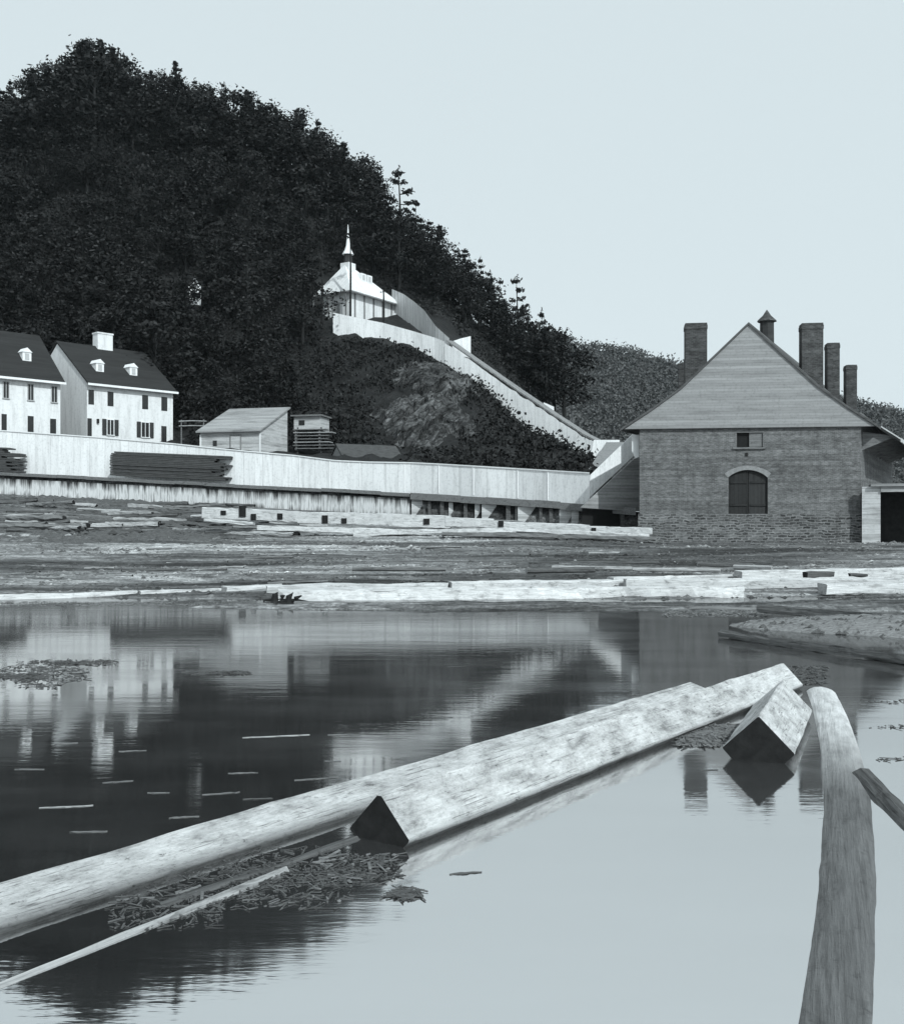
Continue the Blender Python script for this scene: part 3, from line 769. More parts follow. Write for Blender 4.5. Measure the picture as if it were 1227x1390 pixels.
# little hut at the foot of the bluff
root, rf, e, r, sl, hd = house('low_hut', 466, 90, 60, 5.6, 2.8, zat(630, 90), zat(621, 90), zat(603, 90), 'low hut with dark roof and pale gable at the foot of the rock face', 'hut', (M_greyboards, M_lumber), over=.2)

# chapel
zb = zat(430, 140); P0 = at(475, 0, 140)
root = empty('chapel', (P0.x, P0.y, zb), R(90-33), 'white hillside chapel with pyramidal roof and slender spire among trees', 'chapel')
L, Dp, ez = 10.6, 5.0, 3.7
MB().box(0, L, 0, Dp, -2, ez-.25).build('wall', M_house, root)
for i in range(5):
    xx = .9+i*2.1
    MB().box(xx, xx+.32, -.06, -.004, -.2, ez-.3).build('pilaster', M_greyv, root)
ov = .8; apx = [(2.0, Dp/2), (3.4, Dp/2)]; rz = 7.9
m = MB(); m.add([(-ov,-ov,ez-.3),(L+ov,-ov,ez-.3),(L+ov,Dp+ov,ez-.3),(-ov,Dp+ov,ez-.3),(apx[0][0],Dp/2,rz),(apx[1][0],Dp/2,rz)], [(3,2,1,0),(0,1,5,4),(1,2,5),(2,3,4,5),(3,0,4)])
rf = m.build('roof', M_roofwhite, root)
m = MB(); m.box(-ov-.03, L+ov+.03, -ov-.03, -ov-.004, ez-.42, ez-.26); m.box(-ov-.034, -ov-.004, -ov-.0, Dp+ov, ez-.42, ez-.26); m.build('cornice', M_greyv, root)
for xd in (4.2, 5.6):
    zz = ez-.3+(rz-ez+.3)*(1.0+ov)/(Dp/2+ov)
    d = MB().box(xd-.55, xd+.55, .9, 2.8, zz-.2, zz+1.0).build('dormer', M_house, root)
    MB().box(xd-.25, xd+.25, .87, .896, zz+.1, zz+.8).build('pane', M_sash, d)
# porch at the left end
for yy in (.1, 3.1, 5.8): MB().box(-ov+.05, -ov+.2, yy, yy+.15, -2, ez-.43).build('porch_post', M_t_wet, root)
MB().box(-.05, -.005, 1.7, 3.1, -.2, 2.2).build('door', M_greyboards, root)
bx, by = 2.7, Dp/2
st = MB(); st.box(bx-.75, bx+.75, by-.75, by+.75, rz-1.2, rz+.25)
sb = st.build('steeple_base', M_house, root)
m = MB().tube([(bx,by,rz+.25),(bx,by,rz+1.5)], [.6,.55], 8); m.build('belfry', M_shutter, sb)
m = MB().tube([(bx,by,rz+1.5),(bx,by,rz+2.1),(bx,by,rz+2.7),(bx,by,rz+4.3),(bx,by,rz+5.7)], [.82,.5,.3,.13,.03], 8); m.build('spire', M_spire, sb)

# slim bare trunks before the chapel
for px, D, yt, yb, lab in ((437,138,330,420,'bare dark trunk left of the chapel porch'),(475.5,137.5,318,432,'bare dark trunk crossing the near corner of the chapel'),(520.5,136.8,385,442,'short bare trunk before the right end of the chapel wall')):
    g = at(px, yb, D); h = (yb-yt)*D/F
    root = empty('slender_tree', g, 0, lab, 'tree')
    tr = MB().tube([(0,0,-2.5),(.05,0,h*.5),(0,0,h)], [.17,.14,.06], 6); tr.build('trunk', M_trunk, root)
    cr = MB(); random.seed(int(px))
    for _ in range(5 if px != 520.5 else 3): tuft(cr, Vector((random.uniform(-.9,.9), random.uniform(-.3,.3), h*random.uniform(.82, 1.0))), .5, 24, .17)
    cr.build('crown', M_fol, root)
# glimpse of a white house through the trees
g = at(256, 402, 128); root = empty('hidden_house', (g.x, g.y, g.z-1), R(20), 'scrap of a white house showing through trees left of the chapel', 'house')
MB().prism([(0,0),(1.5,0),(1.5,2.4),(.75,3.4),(0,2.4)], 0, 3).build('wall', M_house, root)
MB().prism([(.75,3.42),(-.2,2.15),(-.2,2.33),(.75,3.62),(1.7,2.33),(1.7,2.15)], -.2, 3.2).build('roof', M_roofdark, root)

# ---------------------------------------------------------------- barn
SH = .356; c8, s8 = math.cos(R(8)), math.sin(R(8)); BX, BY, BZ = 10.85, 59.70, 1.2
barn = empty('brick_barn', (BX, BY, BZ), R(-8), 'large brick barn with boarded gable and tall chimneys at the water', 'barn')
def bt(px, y=0):
    r_ = (px-CX)/F; return (r_*(BY+c8*y)-BX-s8*y)/(c8+s8*r_)
def bD(xl, y): return BY-s8*xl+c8*y
W, L, EZ = 12.24, 20.0, 6.6
d0, d1 = bt(988), bt(1042); w0, w1 = bt(998), bt(1037)
def B(m): return m.shear(SH)
T = .4
m = MB()
m.box(0, d0, 0, T, 1.66, EZ); m.box(d1, W, 0, T, 1.66, EZ)
arch = [(d0+(d1-d0)*k/12, 3.72+.45*math.sin(math.pi*k/12)**.75) for k in range(13)]
for (a, b) in zip(arch, arch[1:]): m.prism([a, b, (b[0], 5.46), (a[0], 5.46)], 0, T)
m.box(d0, w0, 0, T, 5.46, EZ); m.box(w1, d1, 0, T, 5.46, EZ); m.box(w0, w1, 0, T, 6.36, EZ)
m.box(W-T, W, T, L, -1, EZ+.8); m.box(0, T, T, L, -1, EZ+.8); m.box(T, W-T, L-T, L, -1, EZ+.8)
B(m).build('wall', M_brick, barn)
m = MB(); n_ = 24
m.box(-.06, W+.06, -.07, T, -.9, 1.657); B(m).build('foundation', M_stone, barn)
m = MB()
for k in range(12):
    (x0_, z0_), (x1_, z1_) = arch[k], arch[k+1]
    cxx, czz = (d0+d1)/2, 3.2
    f = lambda x_, z_: (cxx+(x_-cxx)*1.16, z_+.24)
    m.prism([(x0_, z0_), (x1_, z1_), f(x1_, z1_), f(x0_, z0_)], -.025, -.002)
B(m).build('door_arch', M_arch, barn)
dm = (d0+d1)/2
for a, b, i in ((d0, dm-.015, 0), (dm+.015, d1, 1)):
    pts = [(x_, z_) for x_, z_ in arch if a <= x_ <= b]
    if i == 0: pts = pts+([(b, 4.16)])
    else: pts = [(a, 4.16)]+pts
    poly = [(a, 1.66), (b, 1.66)]+[p for p in sorted(pts, key=lambda q: -q[0])]
    if abs(poly[2][0]-b) > .02: poly.insert(2, (b, 3.72))
    lf = B(MB().prism(poly, .16, .22)).build('door', mat_boards('barn_door_boards%d' % i, .03+.012*i, .22, True, .4, .4), barn)
    m = MB(); m.box(a+.1, b-.08, .11, .157, 2.1, 2.22); m.box(a+.1, b-.08, .11, .157, 3.4, 3.52); B(m).build('strap_hinge', M_dark, lf)
wm_ = (w0*.53+w1*.47)
wi = B(MB().box(w0, wm_, .2, .25, 5.46, 6.36)).build('window', M_hole, barn)
B(MB().box(w0-.1, w1+.1, -.12, .1, 5.36, 5.457)).build('sill', M_t_wet, wi)
B(MB().box(wm_, w1-.06, .10, .15, 5.5, 6.3)).build('shutter', M_t_wet, wi)
m = MB(); m.box(w0-.0, w0+.06, .01, .12, 5.46, 6.36); m.box(w1-.06, w1, .01, .12, 5.46, 6.36); m.box(w0+.06, w1-.06, .01, .12, 6.3, 6.36); B(m).build('frame', M_t_wet, wi)
# tie-plates
B(MB().box(5.95, 6.1, -.05, -.003, 4.95, 5.15)).build('tie_plate', M_dark, barn)
prof = [(-.80,6.56),(.8,7.62),(2.43,8.80),(6.2,12.42),(9.97,8.80),(11.5,7.66),(13.05,6.56)]
m = MB().prism(prof, -.20, -.04); B(m).build('gable', M_gable, barn)
B(MB().prism([(.0,6.603),(W,6.603),(9.9,8.7),(6.2,12.2),(2.5,8.7)], .0, T)).build('gable_backing', M_gable, barn)
# roof slabs follow the profile
m = MB(); th = .14; pr = [(-1.25, 6.30)]+prof[1:-1]+[(14.2, 5.80)]
up = [(x_, z_+th) for x_, z_ in pr]
pr = [(-1.0, 6.45)]+prof[1:6]+[(13.3, 6.42)]; up = [(x_, z_+th) for x_, z_ in pr]
for k in range(len(pr)-1):
    m.prism([pr[k], pr[k+1], up[k+1], up[k]], -.30, L+.4)
roof = B(m).build('roof', M_roofbarn, barn)
m = MB(); m.prism([(13.303, 6.40), (14.35, 5.72), (14.35, 5.84), (13.303, 6.54)], .5, L-1)
B(m).build('lean_roof', M_roofbarn, barn)
m = MB(); m.prism([(13.303, 6.545), (14.35, 5.845), (14.35, 5.93), (13.303, 6.63)], .42, .497); 
y_ = .8
m.box(14.353, 14.42, .5, L-1, 5.70, 5.92); B(m).build('eave_board', M_sash, barn)
for k in range(9):
    yy = .9+k*1.9; B(MB().prism([(W+.003, 5.3), (13.9, 6.0), (13.9, 6.1), (W+.003, 6.35)], yy, yy+.12)).build('bracket', M_t_wet, barn)
def roof_z(x_): return lerp_tab(prof, x_)
def chimney(px, y, wd, ytop, dep=.9):
    xl = bt(px, y); D = bD(xl, y); hw = wd/2/F*D; top = zat(ytop, D)-BZ; base = roof_z(xl-SH*y)-.8
    m = MB(); m.box(xl-hw, xl+hw, y, y+dep, base, top-.45); m.box(xl-hw-.025, xl+hw+.025, y-.025, y+dep+.025, top-.35, top-.12); m.box(xl-hw, xl+hw, y, y+dep, top-.447, top-.353); m.box(xl-hw-.0, xl+hw+.0, y, y+dep, top-.117, top)
    c = m.build('chimney', M_chim, roof)
    MB().box(xl-hw+.15, xl+hw-.15, y+.15, y+dep-.15, top+.003, top+.03).build('flue', M_hole, c)
chimney(945, 1.0, 29, 438); chimney(1103, 1.6, 28, 438); chimney(1131.5, 9.5, 16, 465); chimney(1156, 18.3, 14, 495); chimney(925.5, 4.5, 9, 493, .5)
xl = bt(1042, 5.0); D = bD(xl, 5.0); tz = zat(419, D)-BZ; cz = zat(433, D)-BZ
m = MB().tube([(xl,5.3,11.2),(xl,5.3,cz-.1)], [.44,.42], 8); cu = m.build('cupola', M_shutter, roof)
MB().tube([(xl,5.3,cz-.1),(xl,5.3,cz),(xl,5.3,cz+.28),(xl,5.3,tz)], [.6,.55,.25,.02], 8).build('cupola_cap', M_chim, cu)

# shed and white boarded pier at the right side of the barn
P0 = at(1170, 0, 57.3)
root = empty('side_shed', (P0.x, P0.y, 1.15), R(-20), 'open-fronted shed with pale boarded corner at the right of the barn', 'shed')
MB().box(0, .95, 0, .3, -.4, 3.2).build('boarded_pier', M_shedw, root)
MB().box(.45, 8.0, -.25, .05+3, 3.203, 3.36).build('roof', M_greyboards, root)
MB().box(.96, 8.0, -.12, .05, 2.9, 3.2).build('lintel', M_t_old, root)
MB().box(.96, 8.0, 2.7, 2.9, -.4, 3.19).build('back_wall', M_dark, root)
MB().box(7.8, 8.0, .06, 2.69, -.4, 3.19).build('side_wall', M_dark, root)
MB().box(3.4, 3.6, -.1, .1, -.4, 2.897).build('post', M_t_wet, root)

# ramp from the foot of the stair up to the barn
rp = empty('ramp', at(800, 686, 66), 0, 'grey boarded ramp with white parapet climbing to the left side of the barn', 'ramp')
A = lambda x_, y_, D_: at(x_, y_, D_)-rp.location
def solid(quad, off, mat, name, mi=0):
    a = [Vector(q) for q in quad]; b = [q+Vector(off) for q in a]; n_ = len(a)
    MB().add(a+b, [tuple(range(n_)), tuple(range(2*n_-1, n_-1, -1))]+[(i, i+n_, (i+1) % n_+n_, (i+1) % n_) for i in range(n_)]).build(name, mat, rp)
solid([A(788,689,62.5), A(880,695,64.5), A(880,605,64.5)], (0,.3,0), M_greyboards, 'side_boarding')
solid([A(800,676,64), A(808,668,64.2), A(866,613,66.2), A(866,588,66.2), A(860,588,66), A(801,645,64)], (0,.3,0), M_white, 'parapet')
solid([A(796,641,78), A(808,641,78), A(846,600,112), A(823,600,112)], (.3,.5,-.4), M_greyv, 'deck')
solid([A(806,597,113), A(841,597,113), A(841,606,113), A(796,640,113)][::-1], (0,.25,0), M_white2, 'landing_wall')
solid([A(858,590,60.2), A(867.5,590,60.2), A(867.5,620,60.2), A(863,622,60.2), A(858,612,60.2)][::-1], (0,.2,0), M_trim, 'end_post')
MB().add([A(790,690,63.2), A(880,695.5,65), A(880,716,65), A(790,712,63.2), A(790,690,64.7), A(880,695.5,66.5), A(880,716,66.5), A(790,712,64.7)], [(0,1,2,3)[::-1],(4,5,6,7),(0,4,5,1)]).build('under_ramp_shade', M_hole, rp)  # near-black slab painted in place of the shade under the ramp

# ---------------------------------------------------------------- timbers
def timber(name, p0, p1, side=.5, roll=45, mat=M_t_new, label=None, cat='timber', group=None, jit=.012, sides=4, bend=0, taper=1.0, height=None, chamfer=.12, end_mat=M_end, sub=True):
    "a squared (sides=4) or round timber from p0 to p1 (axis)"
    p0, p1 = Vector(p0), Vector(p1); d = p1-p0; Ln = d.length
    st = random.getstate(); random.seed(int(abs(p0.x*131+p0.y*57+p1.x*17)*10))
    m = MB(); n_ = max(4, min(60, int(Ln/.25))); ring = []
    hh = height or side
    if sides == 4:
        c = chamfer*side/2
        a, b = side/2, hh/2
        ring = [(-a+c,-b),(a-c,-b),(a,-b+c),(a,b-c),(a-c,b),(-a+c,b),(-a,b-c),(-a,-b+c)]
    else:
        ring = [(side/2*math.cos(2*math.pi*k/sides), hh/2*math.sin(2*math.pi*k/sides)) for k in range(sides)]
    cr_, sr_ = math.cos(R(roll)), math.sin(R(roll)); k_ = len(ring)
    nn = [[random.gauss(0, jit) for _ in range(k_*2)] for _ in range(n_+1)]
    cs_ = [0.0]*(2*k_)
    for i in range(n_+1):
        t = i/n_; s = 1+(taper-1)*t; by_ = bend*4*t*(1-t)
        cs_ = [c_*.7+v for c_, v in zip(cs_, nn[i])]
        for j, (y_, z_) in enumerate(ring):
            y2 = (y_*cr_-z_*sr_)*s+cs_[2*j]; z2 = (y_*sr_+z_*cr_)*s+cs_[2*j+1]
            xj = 0
            if i in (0, n_): xj = random.gauss(0, jit*1.5)
            m.v.append((t*Ln+xj, y2+by_, z2))
    for i in range(n_):
        for j in range(k_):
            m.f.append((i*k_+j, (i+1)*k_+j, (i+1)*k_+(j+1) % k_, i*k_+(j+1) % k_)[::-1]); m.m.append(0)
    m.f.append(tuple(range(k_))); m.f.append(tuple(n_*k_+j for j in range(k_-1, -1, -1))); m.m += [1, 1]
    m.f = [tuple(reversed(f)) for f in m.f]
    o = m.build(name, [mat, end_mat])
    o.location = p0; o.rotation_euler = d.to_track_quat('X', 'Z').to_euler()
    random.setstate(st)
    return tag(o, label, cat, group)

# foreground raft
def ext(p, q, k): p, q = Vector(p), Vector(q); return p-(q-p)*k
pa, pb = Vector((-2.62, 6.78, -.10)), Vector((3.53, 14.74, -.10))
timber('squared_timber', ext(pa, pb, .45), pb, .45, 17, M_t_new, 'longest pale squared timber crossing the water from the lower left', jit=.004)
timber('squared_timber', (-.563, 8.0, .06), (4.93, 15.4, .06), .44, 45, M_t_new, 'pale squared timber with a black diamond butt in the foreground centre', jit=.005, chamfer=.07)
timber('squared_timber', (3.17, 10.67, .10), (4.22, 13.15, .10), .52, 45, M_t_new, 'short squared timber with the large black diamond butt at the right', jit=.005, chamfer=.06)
timber('sunken_log', (1.50, 4.2, -.188), (5.36, 15.0, -.05), .72, 0, M_t_half, 'half-sunken log with a pale dry tip reaching toward the viewer at right', 'log', sides=16, bend=-.22, jit=.0015, end_mat=M_t_old, height=.42, taper=.6)
timber('sunken_log', (3.62, 7.4, -.09), (3.98, 10.0, -.04), .26, 20, M_t_dark, 'short dark log in the bright water at the right edge', 'log', sides=12, jit=.006)
timber('floating_pole', (-2.45, 5.5, -.03), (-1.18, 7.35, -.015), .09, 0, M_t_old, 'thin pale pole afloat beside the long foreground timber', 'pole', sides=8, jit=.004, end_mat=M_t_old)
timber('floating_pole', (-1.9, 6.7, -.045), (-.75, 8.1, -.03), .12, 0, M_t_dark, 'dark soaked pole between the long timber and the black diamond butt', 'pole', sides=8, jit=.006, end_mat=M_t_dark)

# boom of timbers at the edge of the flat
def gp(x, y, z): D = F*(H-z)/(y-HY); return ((x-CX)/F*D, D, z)
def row(x0, y0, x1, y1, side, lab, mat=M_t_far, roll=0, hgt=None, name='squared_timber', cat='timber', z=0, sides=4, end=M_t_old, bend=0, jit=.012):
    a, b = gp(x0, y0, z), gp(x1, y1, z); hh = (hgt or side)/2-.05
    return timber(name, (a[0], a[1]+side/2, a[2]+hh), (b[0], b[1]+side/2, b[2]+hh), side, roll, mat, lab, cat, height=hgt, sides=sides, end_mat=end, bend=bend, jit=jit)
row(-60, 816, 184, 809.5, .26, 'thin pale timber at the far water edge, leftmost of the row', hgt=.2)
row(188, 810, 300, 806, .3, 'pale timber second from the left at the far water edge', hgt=.22)
row(303, 807, 378, 803, .4, 'short pale timber left of the long timbers at the far water edge', hgt=.3)
row(376, 816, 1010, 811, .55, 'long broad pale timber along the far water edge, in front', hgt=.40, jit=.02)
row(360, 806, 606, 803, .5, 'pale timber behind the left end of the long water-edge timber', hgt=.32, z=.06)
row(610, 802, 1160, 795, .6, 'long pale timber lying second back at the water edge', hgt=.34, z=.1)
row(850, 800, 1245, 799, .5, 'pale timber behind the right half of the water-edge row', hgt=.38, z=.12)
row(830, 793, 1110, 786, .5, 'pale timber farther back below the brick barn', hgt=.28, z=.25)
row(1005, 789, 1330, 783, .55, 'pale timber farthest right in front of the brick barn', hgt=.42, z=.3)
row(1120, 806, 1380, 803, .6, 'broad pale timber at the right edge of the water-edge row', hgt=.36, z=.1)
row(1000, 781, 1100, 777.5, .3, 'narrow pale plank lying behind the right end of the row', hgt=.1, z=.5)
row(1095, 782.5, 1132, 782, .3, 'dark timber butt lying on the pale timbers at right', M_t_dark, z=.52, hgt=.2, end=M_end)
row(1155, 781, 1178, 781, .25, 'small dark block on the pale timbers at far right', M_t_dark, z=.55, hgt=.1, end=M_end)
row(400, 820, 800, 826, .14, 'long thin pole floating below the water-edge timber, left length', M_t_wet, name='floating_pole', cat='pole', sides=8, jit=.005)
row(800, 826, 1040, 829, .14, 'long thin pole floating below the water-edge timber, middle length', M_t_wet, name='floating_pole', cat='pole', sides=8, jit=.005)
row(1030, 829, 1260, 846, .2, 'dark pole at the top of the mud bank at right', M_t_dark, name='floating_pole', cat='pole', sides=8, z=.14)
row(980, 862, 1240, 900, .16, 'dark sunken pole along the near foot of the mud bank', M_t_dark, name='floating_pole', cat='pole', sides=8, z=.06)
for i, (x, y, lab) in enumerate(((297, 806, 'small dark stump on the thin timbers at left'), (368, 803, 'dark stump at the joint of the left timbers'), (377, 816, 'upright dark stub at the left end of the long timber'), (396, 818, 'pointed dark stub just right of the timber end'))):
    g = Vector(gp(x, y, 0)); m = MB(); random.seed(i)
    hz = .16+.14*(i > 1)
    m.tube([(-.12,0,-.1),(-.08,0,hz*.6),(.04,.02,hz)], [.13,.10,.02], 6); m.tube([(.1,0,-.05),(.12,.02,hz*.45),(.30,.05,hz*.7)], [.10,.08,.02], 6); m.tube([(-.45,.0,.02),(.1,.05,.06),(.5,.02,.03)], [.03,.07,.02], 6)
    o = m.build('mooring_stub', M_end); o.location = g; tag(o, lab, 'stump')
random.seed(77)
# timber crib face at the foot of the quay
cr = empty('timber_crib', at(275, 712, 57), 0, 'low white timber crib with square dark sockets before the quay wall', 'crib')
segs = [(275,689,313,706),(300,691,430,706),(426,693,556,713),(550,698,610,716),(602,700,668,719),(660,702,790,722),(784,709,872,726)]
segs = [(276,688.5,409,694,15),(405,694.5,535,697,16),(530,697.5,612,700.5,17),(606,702,670,704.5,13),(664,707,800,713,9),(790,714,885,717,8)]
def cwt(x0, y0, x1, y1, th, D0, D1, name, mat, root):
    a, b = at(x0, y0, D0), at(x1, y1, D1); hh = th/F*(D0+D1)/2
    a.z -= hh/2; b.z -= hh/2
    o = timber(name, a, b, .5, 0, mat, height=hh, end_mat=M_t_old)
    if root: o.location = Vector(o.location)-root.location; o.parent = root
    del_ = [k for k in ('category',) if k in o.keys()]
    if root:
        for k in del_: del o[k]
    return o
Dc = [(270, 60.5), (600, 59), (885, 57.5)]
for x0, y0, x1, y1, th in segs:
    cwt(x0, y0, x1, y1, th, lerp_tab(Dc, x0), lerp_tab(Dc, x1), 'stringer', M_t_far, cr)
for x, y, s_, h_ in ((303,696,7,6),(329,694,9,15),(344,702,7,9),(380,701,7,8),(441,705,8,11),(467,707,7,7),(579,708,8,8),(680,711,7,8),(806,719,6,5)):
    D = lerp_tab(Dc, x)-.32; p = at(x, y, D); a = s_/2/F*D; b = h_/2/F*D
    child_world(MB().box(p.x-a, p.x+a, p.y, p.y+.3, p.z-b, p.z+b).build('cross_beam', M_end, recentre=True), cr)
for i, (x0, y0, x1, y1, th, lab) in enumerate(((350,713,560,719,7,'thin pale timber lying before the crib at left'),(480,724,600,719,5,'thin pale timber angled before the crib middle'),(560,719,700,716.5,6,'thin pale timber before the crib below the open quay'),(690,716.5,880,725,5,'thin pale timber before the crib near the barn corner'),(278,704,345,709,4,'short pale slat at the left foot of the crib'))):
    o = cwt(x0, y0, x1, y1, th, 56.5, 56.5, 'squared_timber', M_t_far, None); tag(o, lab, 'timber')
o = cwt(600, 722, 890, 728.5, 5, 55.5, 55.5, 'squared_timber', M_t_wet, None); tag(o, 'dark wet timber lowest in front of the crib', 'timber')

# lumber stacks before the white wall
def stack(x0, x1, yt, yb, D, lab, raggedL, raggedR):
    a, b = at(x0, yb, D), at(x1, yb, D+(-1.2 if x0 > 0 else 0)); Ln = (b-a).length
    root = empty('lumber_stack', a, math.atan2(b.y-a.y, b.x-a.x), lab, 'lumber stack')
    hh = (yb-yt)/F*D; n_ = 14; t = hh/n_; slope = (b.z-a.z)/Ln*0
    zs = -8.0/F*D/Ln
    for k in range(n_):
        r0 = random.uniform(0, 1.3) if raggedL else (.35 if k == n_-1 else .12 if k == n_-2 else random.uniform(0, .05))
        r1 = random.uniform(-.2, 1.6) if raggedR else random.uniform(0, .1)
        m = MB(); z0 = k*t; x_a, x_b = r0, Ln-r1; y0 = random.uniform(-.05, .05)
        m.add([(x_a,y0,z0+zs*x_a),(x_b,y0,z0+zs*x_b),(x_b,1.2,z0+zs*x_b),(x_a,1.2,z0+zs*x_a),(x_a,y0,z0+t*.86+zs*x_a),(x_b,y0,z0+t*.86+zs*x_b),(x_b,1.2,z0+t*.86+zs*x_b),(x_a,1.2,z0+t*.86+zs*x_a)],
          [(0,3,2,1),(4,5,6,7),(0,1,5,4),(1,2,6,5),(2,3,7,6),(3,0,4,7)])
        m.build('board_layer', M_lumber, root)
stack(149, 312, 612, 645, 83.3, 'long dark lumber stack against the white wall below the right house', False, True)
stack(-150, 27, 600, 633, 86.0, 'dark lumber stack at the left edge against the white wall', False, True)

# drift wood on the bank at left
G3 = 'driftwood strewn on the bank below the quay wall'
for i in range(80):
    x = random.uniform(-30, 330); y = random.uniform(682, 722) if x < 270 else random.uniform(712, 726)
    # find depth where the shore shows at this row
    best = min(np.arange(45, lerp_tab(Q_D, x)-1, .5), key=lambda D: abs(HY+F*(H-sz(x, D))/D-y))
    p = Vector(((x-CX)/F*best, best, sz(x, best)+.08)); a = random.gauss(0, .25); Ln = random.uniform(1.5, 6)
    q = p+Vector((math.cos(a)*Ln, math.sin(a)*Ln, random.uniform(-.15, .25)-(.02*Ln)))
    timber('driftwood', p, q, random.uniform(.14, .32), random.uniform(0, 90), random.choice([M_t_dark, M_t_dark, M_t_wet, M_t_old]), 'weathered drift timber lying on the bank below the quay wall', 'driftwood', G3, sides=random.choice([4, 8]), jit=.02)
G4 = 'sticks lying on the mud flat'
for i in range(26):
    x = random.uniform(0, 1227); y = random.uniform(742, 795); D = F*(H-.5)/(y-HY)
    D = min(np.arange(34, 58, .5), key=lambda D: abs(HY+F*(H-sz(x, D))/D-y))
    p = Vector(((x-CX)/F*D, D, sz(x, D)+.03)); a = random.gauss(0, .3); Ln = random.uniform(.6, 2.5)
    timber('stick', p, p+Vector((math.cos(a)*Ln, math.sin(a)*Ln, .02)), random.uniform(.05, .12), 0, random.choice([M_t_dark, M_t_wet, M_t_old]), 'stick lying on the mud flat before the barn and quay', 'stick', G4, sides=6, jit=.01)
# drifting bark strips
G5 = 'bark strips drifting on the dark water'
strips = [(375,1000,90,'w'),(470,998,50,'w'),(330,1050,40,'w'),(90,1096,70,'w'),(215,1077,30,'w'),(430,1058,60,'w'),(300,1078,50,'w'),(350,1085,40,'d'),(160,1062,40,'w'),(40,1045,40,'w'),(600,975,30,'d'),(480,1085,50,'w'),(120,1130,50,'w'),(632,1186,45,'d'),(960,1046,30,'d'),(620,905,26,'d'),(660,1010,20,'w'),(250,1110,40,'w'),(180,1020,36,'w'),(90,1010,30,'w'),(452,1034,22,'w')]
for x, y, wd, k in strips:
    c = Vector(gp(x, y, 0)); L_ = wd/F*c.y; m = MB(); n_ = 8
    for i in range(n_+1):
        t = i/n_; ww = .02*math.sin(math.pi*min(.97, max(.03, t)))**.6*random.uniform(.7, 1.2); xx = (t-.5)*L_
        for yy, zz in ((-ww, .004), (0, .008), (ww, .004), (0, -.01)): m.v.append((xx, yy+random.gauss(0, .006), zz))
    for i in range(n_):
        for j in range(4): m.f.append((i*4+j, i*4+(j+1) % 4, i*4+4+(j+1) % 4, i*4+4+j)); m.m.append(0)
    m.f += [(3,2,1,0), (n_*4, n_*4+1, n_*4+2, n_*4+3)]; m.m += [0, 0]
    o = m.build('bark_strip', (M_t_old if wd > 65 else M_t_wet) if k == 'w' else M_t_dark); o.location = c; o.rotation_euler = (0, 0, random.uniform(-.05, .3))
    tag(o, ('pale' if k == 'w' else 'dark')+' bark strip drifting on the open water', 'bark', G5+(' in dark pieces' if k == 'd' else ''))
# debris mats
def mat_at(name, areas, count, s, mat, lab):
    m = MB()
    for _ in range(count):
        x0, x1, y0, y1 = random.choice(areas); x, y = random.uniform(x0, x1), random.uniform(y0, y1)
        c = Vector(gp(x, y, 0)); a = random.random()*6.28; l, b_ = s*random.choice([.6, .9, 1.4, 2.6, 4.0])*random.uniform(.6, 1.3), s*random.uniform(.12, .5)
        u = Vector((math.cos(a), math.sin(a), random.uniform(-.15,.15)))*l; v = Vector((-math.sin(a), math.cos(a), random.uniform(-.3,.3)))*b_; c.z = random.uniform(0, s*.5)
        t = Vector((0, 0, s*.25))
        m.add([c-u-v, c+u-v, c+u+v, c-u+v, c-u-v+t, c+u-v+t, c+u+v+t, c-u+v+t], [(0,3,2,1),(4,5,6,7),(0,1,5,4),(1,2,6,5),(2,3,7,6),(3,0,4,7)])
    o = m.build(name, mat); tag(o, lab, None, None, 'stuff')
mat_at('floating_chips', [(-20,120,905,925),(20,90,897,935),(-20,60,915,922),(250,340,912,916),(60,160,897,903)], 900, .028, M_t_dark, 'bark chips adrift at the left on the water')
mat_at('floating_chips', [(0,380,817,823),(380,900,820,829),(900,1040,828,838),(600,800,824,826)], 1300, .035, M_t_wet, 'bark and chips along the far water edge')
mat_at('bark_litter', [(918,975,990,1014),(960,1010,985,1003)], 700, .03, M_t_wet, 'bark litter caught under the pale timber')
mat_at('bark_litter', [(150,300,1215,1262),(180,480,1165,1225),(240,470,1180,1235),(300,520,1175,1205),(440,545,1160,1195),(300,450,1150,1200)], 1300, .014, M_t_dark, 'bark litter afloat beside the foreground timbers')
mat_at('bark_litter', [(530,572,1210,1219),(540,560,1206,1222)], 160, .018, M_t_dark, 'dark clump of bark adrift in the bright water')
mat_at('bark_litter', [(1060,1120,905,930)], 420, .028, M_t_dark, 'dark litter at the far corner of the raft')

# river haze between here and the far hill
hm = bpy.data.materials.new('thin_air'); hm.use_nodes = True; nt = hm.node_tree; nt.nodes.clear()
out = N(nt, 'ShaderNodeOutputMaterial'); pv = N(nt, 'ShaderNodeVolumePrincipled')
pv.inputs['Density'].default_value = .00008; pv.inputs['Color'].default_value = (.86, .97, 1, 1); pv.inputs['Anisotropy'].default_value = .3
nt.links.new(pv.outputs[0], out.inputs['Volume'])
hz = MB().box(-900, 1500, -80, 680, -3, 230).build('haze', hm); hz['kind'] = 'stuff'

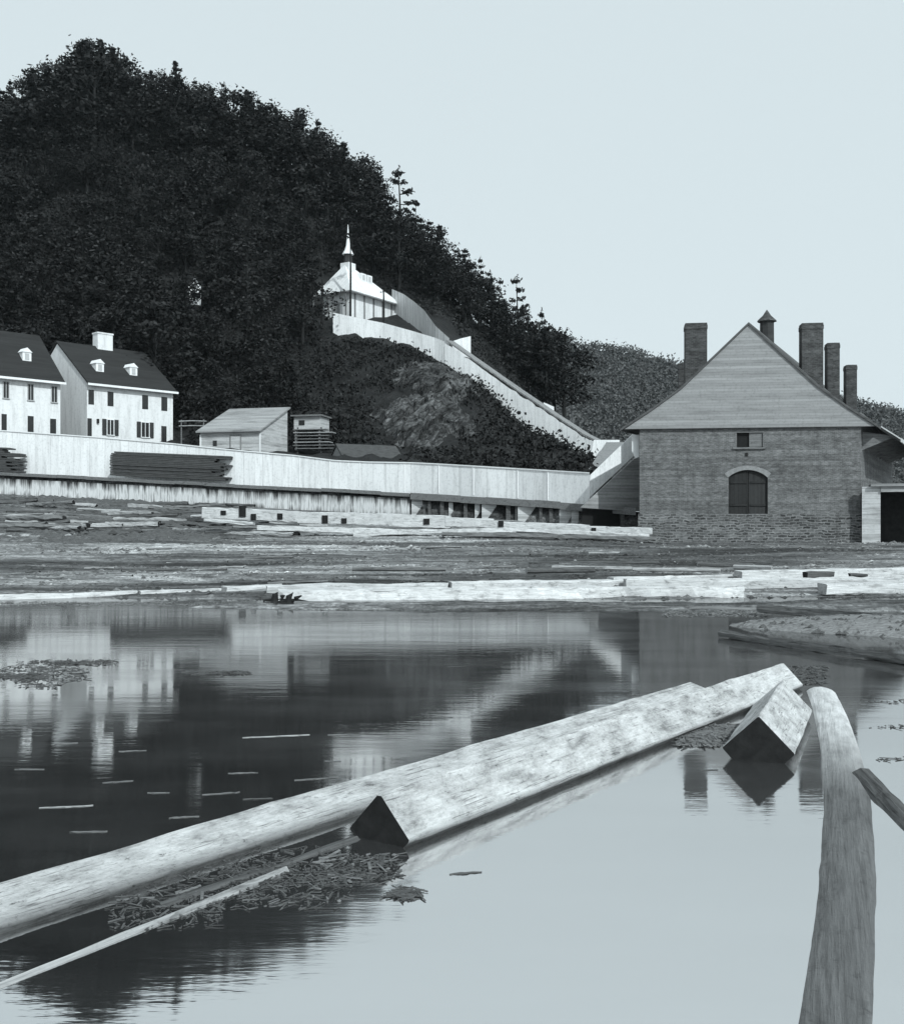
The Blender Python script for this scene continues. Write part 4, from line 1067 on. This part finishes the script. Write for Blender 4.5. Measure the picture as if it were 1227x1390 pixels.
mat_at('floating_chips', [(1165,1240,950,956),(1180,1240,985,990),(1190,1240,1030,1034)], 60, .02, M_t_dark, 'bark chips adrift in the bright water at right')
mat_at('bark_litter', [(150,480,1175,1230),(440,545,1160,1190),(925,1000,992,1010)], 90, .022, M_t_wet, 'larger chips among the bark litter')
for k in range(9):
    x0 = random.uniform(420, 1100); y0 = random.uniform(762, 779)
    row(x0, y0, x0+random.uniform(40, 130), y0+random.uniform(-2, 2), random.uniform(.12, .22), 'slender pole lying on the mud behind the pale timbers', random.choice([M_t_old, M_t_wet, M_t_dark]), name='stray_pole', cat='pole', sides=7, z=.55, jit=.006)['group'] = 'slender poles on the mud behind the pale timbers'
m = MB()
for _ in range(900):
    a, b_ = random.uniform(-1, 1), random.uniform(-1, 1)
    if a*a+b_*b_ > .9: continue
    x0, y0 = a*5.4, b_*1.5; c_, s2 = math.cos(R(-22)), math.sin(R(-22)); z0 = -.12+.48*(1-(a*a+b_*b_)**1.1)**.6
    X, Y = 11.4+x0*c_-y0*s2, 22.6+x0*s2+y0*c_; q = random.uniform(.02, .07); st_ = random.random()*6
    m.add([(X+q*math.cos(st_+k*1.257)*1.7, Y+q*math.sin(st_+k*1.257)*1.2, z0-.03) for k in range(5)]+[(X, Y, z0+q*.7)], [(k, (k+1) % 5, 5) for k in range(5)])
tag(m.build('stones', M_t_dark), 'stones and refuse over the mud bank', None, None, 'stuff')
# clods and stones over the mud flat
def clods(name, count, pxr, dr, smin, smax, mat, lab):
    m = MB()
    for _ in range(count):
        px = random.uniform(*pxr); D = random.uniform(*dr); lim = lerp_tab(Q_D, px)-.6 if px < 866 else 57
        if D > lim: continue
        a = random.uniform(smin, smax)*random.choice([.6, 1, 1.6]); h = a*random.uniform(.25, .6); z = sz(px, D); x_, y_ = (px-CX)/F*D, D
        n_ = 6; st_ = random.random()*6
        ring = [(x_+a*math.cos(st_+k*6.283/n_)*random.uniform(.7, 1.4)*1.5, y_+a*math.sin(st_+k*6.283/n_)*random.uniform(.7, 1.2), z-.04) for k in range(n_)]
        m.add(ring+[(x_+random.gauss(0, a*.3), y_+random.gauss(0, a*.3), z+h)], [(k, (k+1) % n_, n_) for k in range(n_)])
    tag(m.build(name, mat), lab, None, None, 'stuff')
clods('mud_clods', 7000, (-60, 1300), (32.6, 57), .03, .11, M_mud, 'clods on the mud flat')
clods('stones', 2600, (-60, 1300), (33, 60), .03, .09, M_t_dark, 'dark stones and refuse on the mud flat')
clods('bank_refuse', 2600, (-60, 330), (52, 78), .08, .26, M_t_dark, 'dark refuse on the bank below the quay wall')
clods('stones', 500, (200, 1300), (36, 58), .02, .05, M_t_old, 'pale stones and chips on the mud flat')
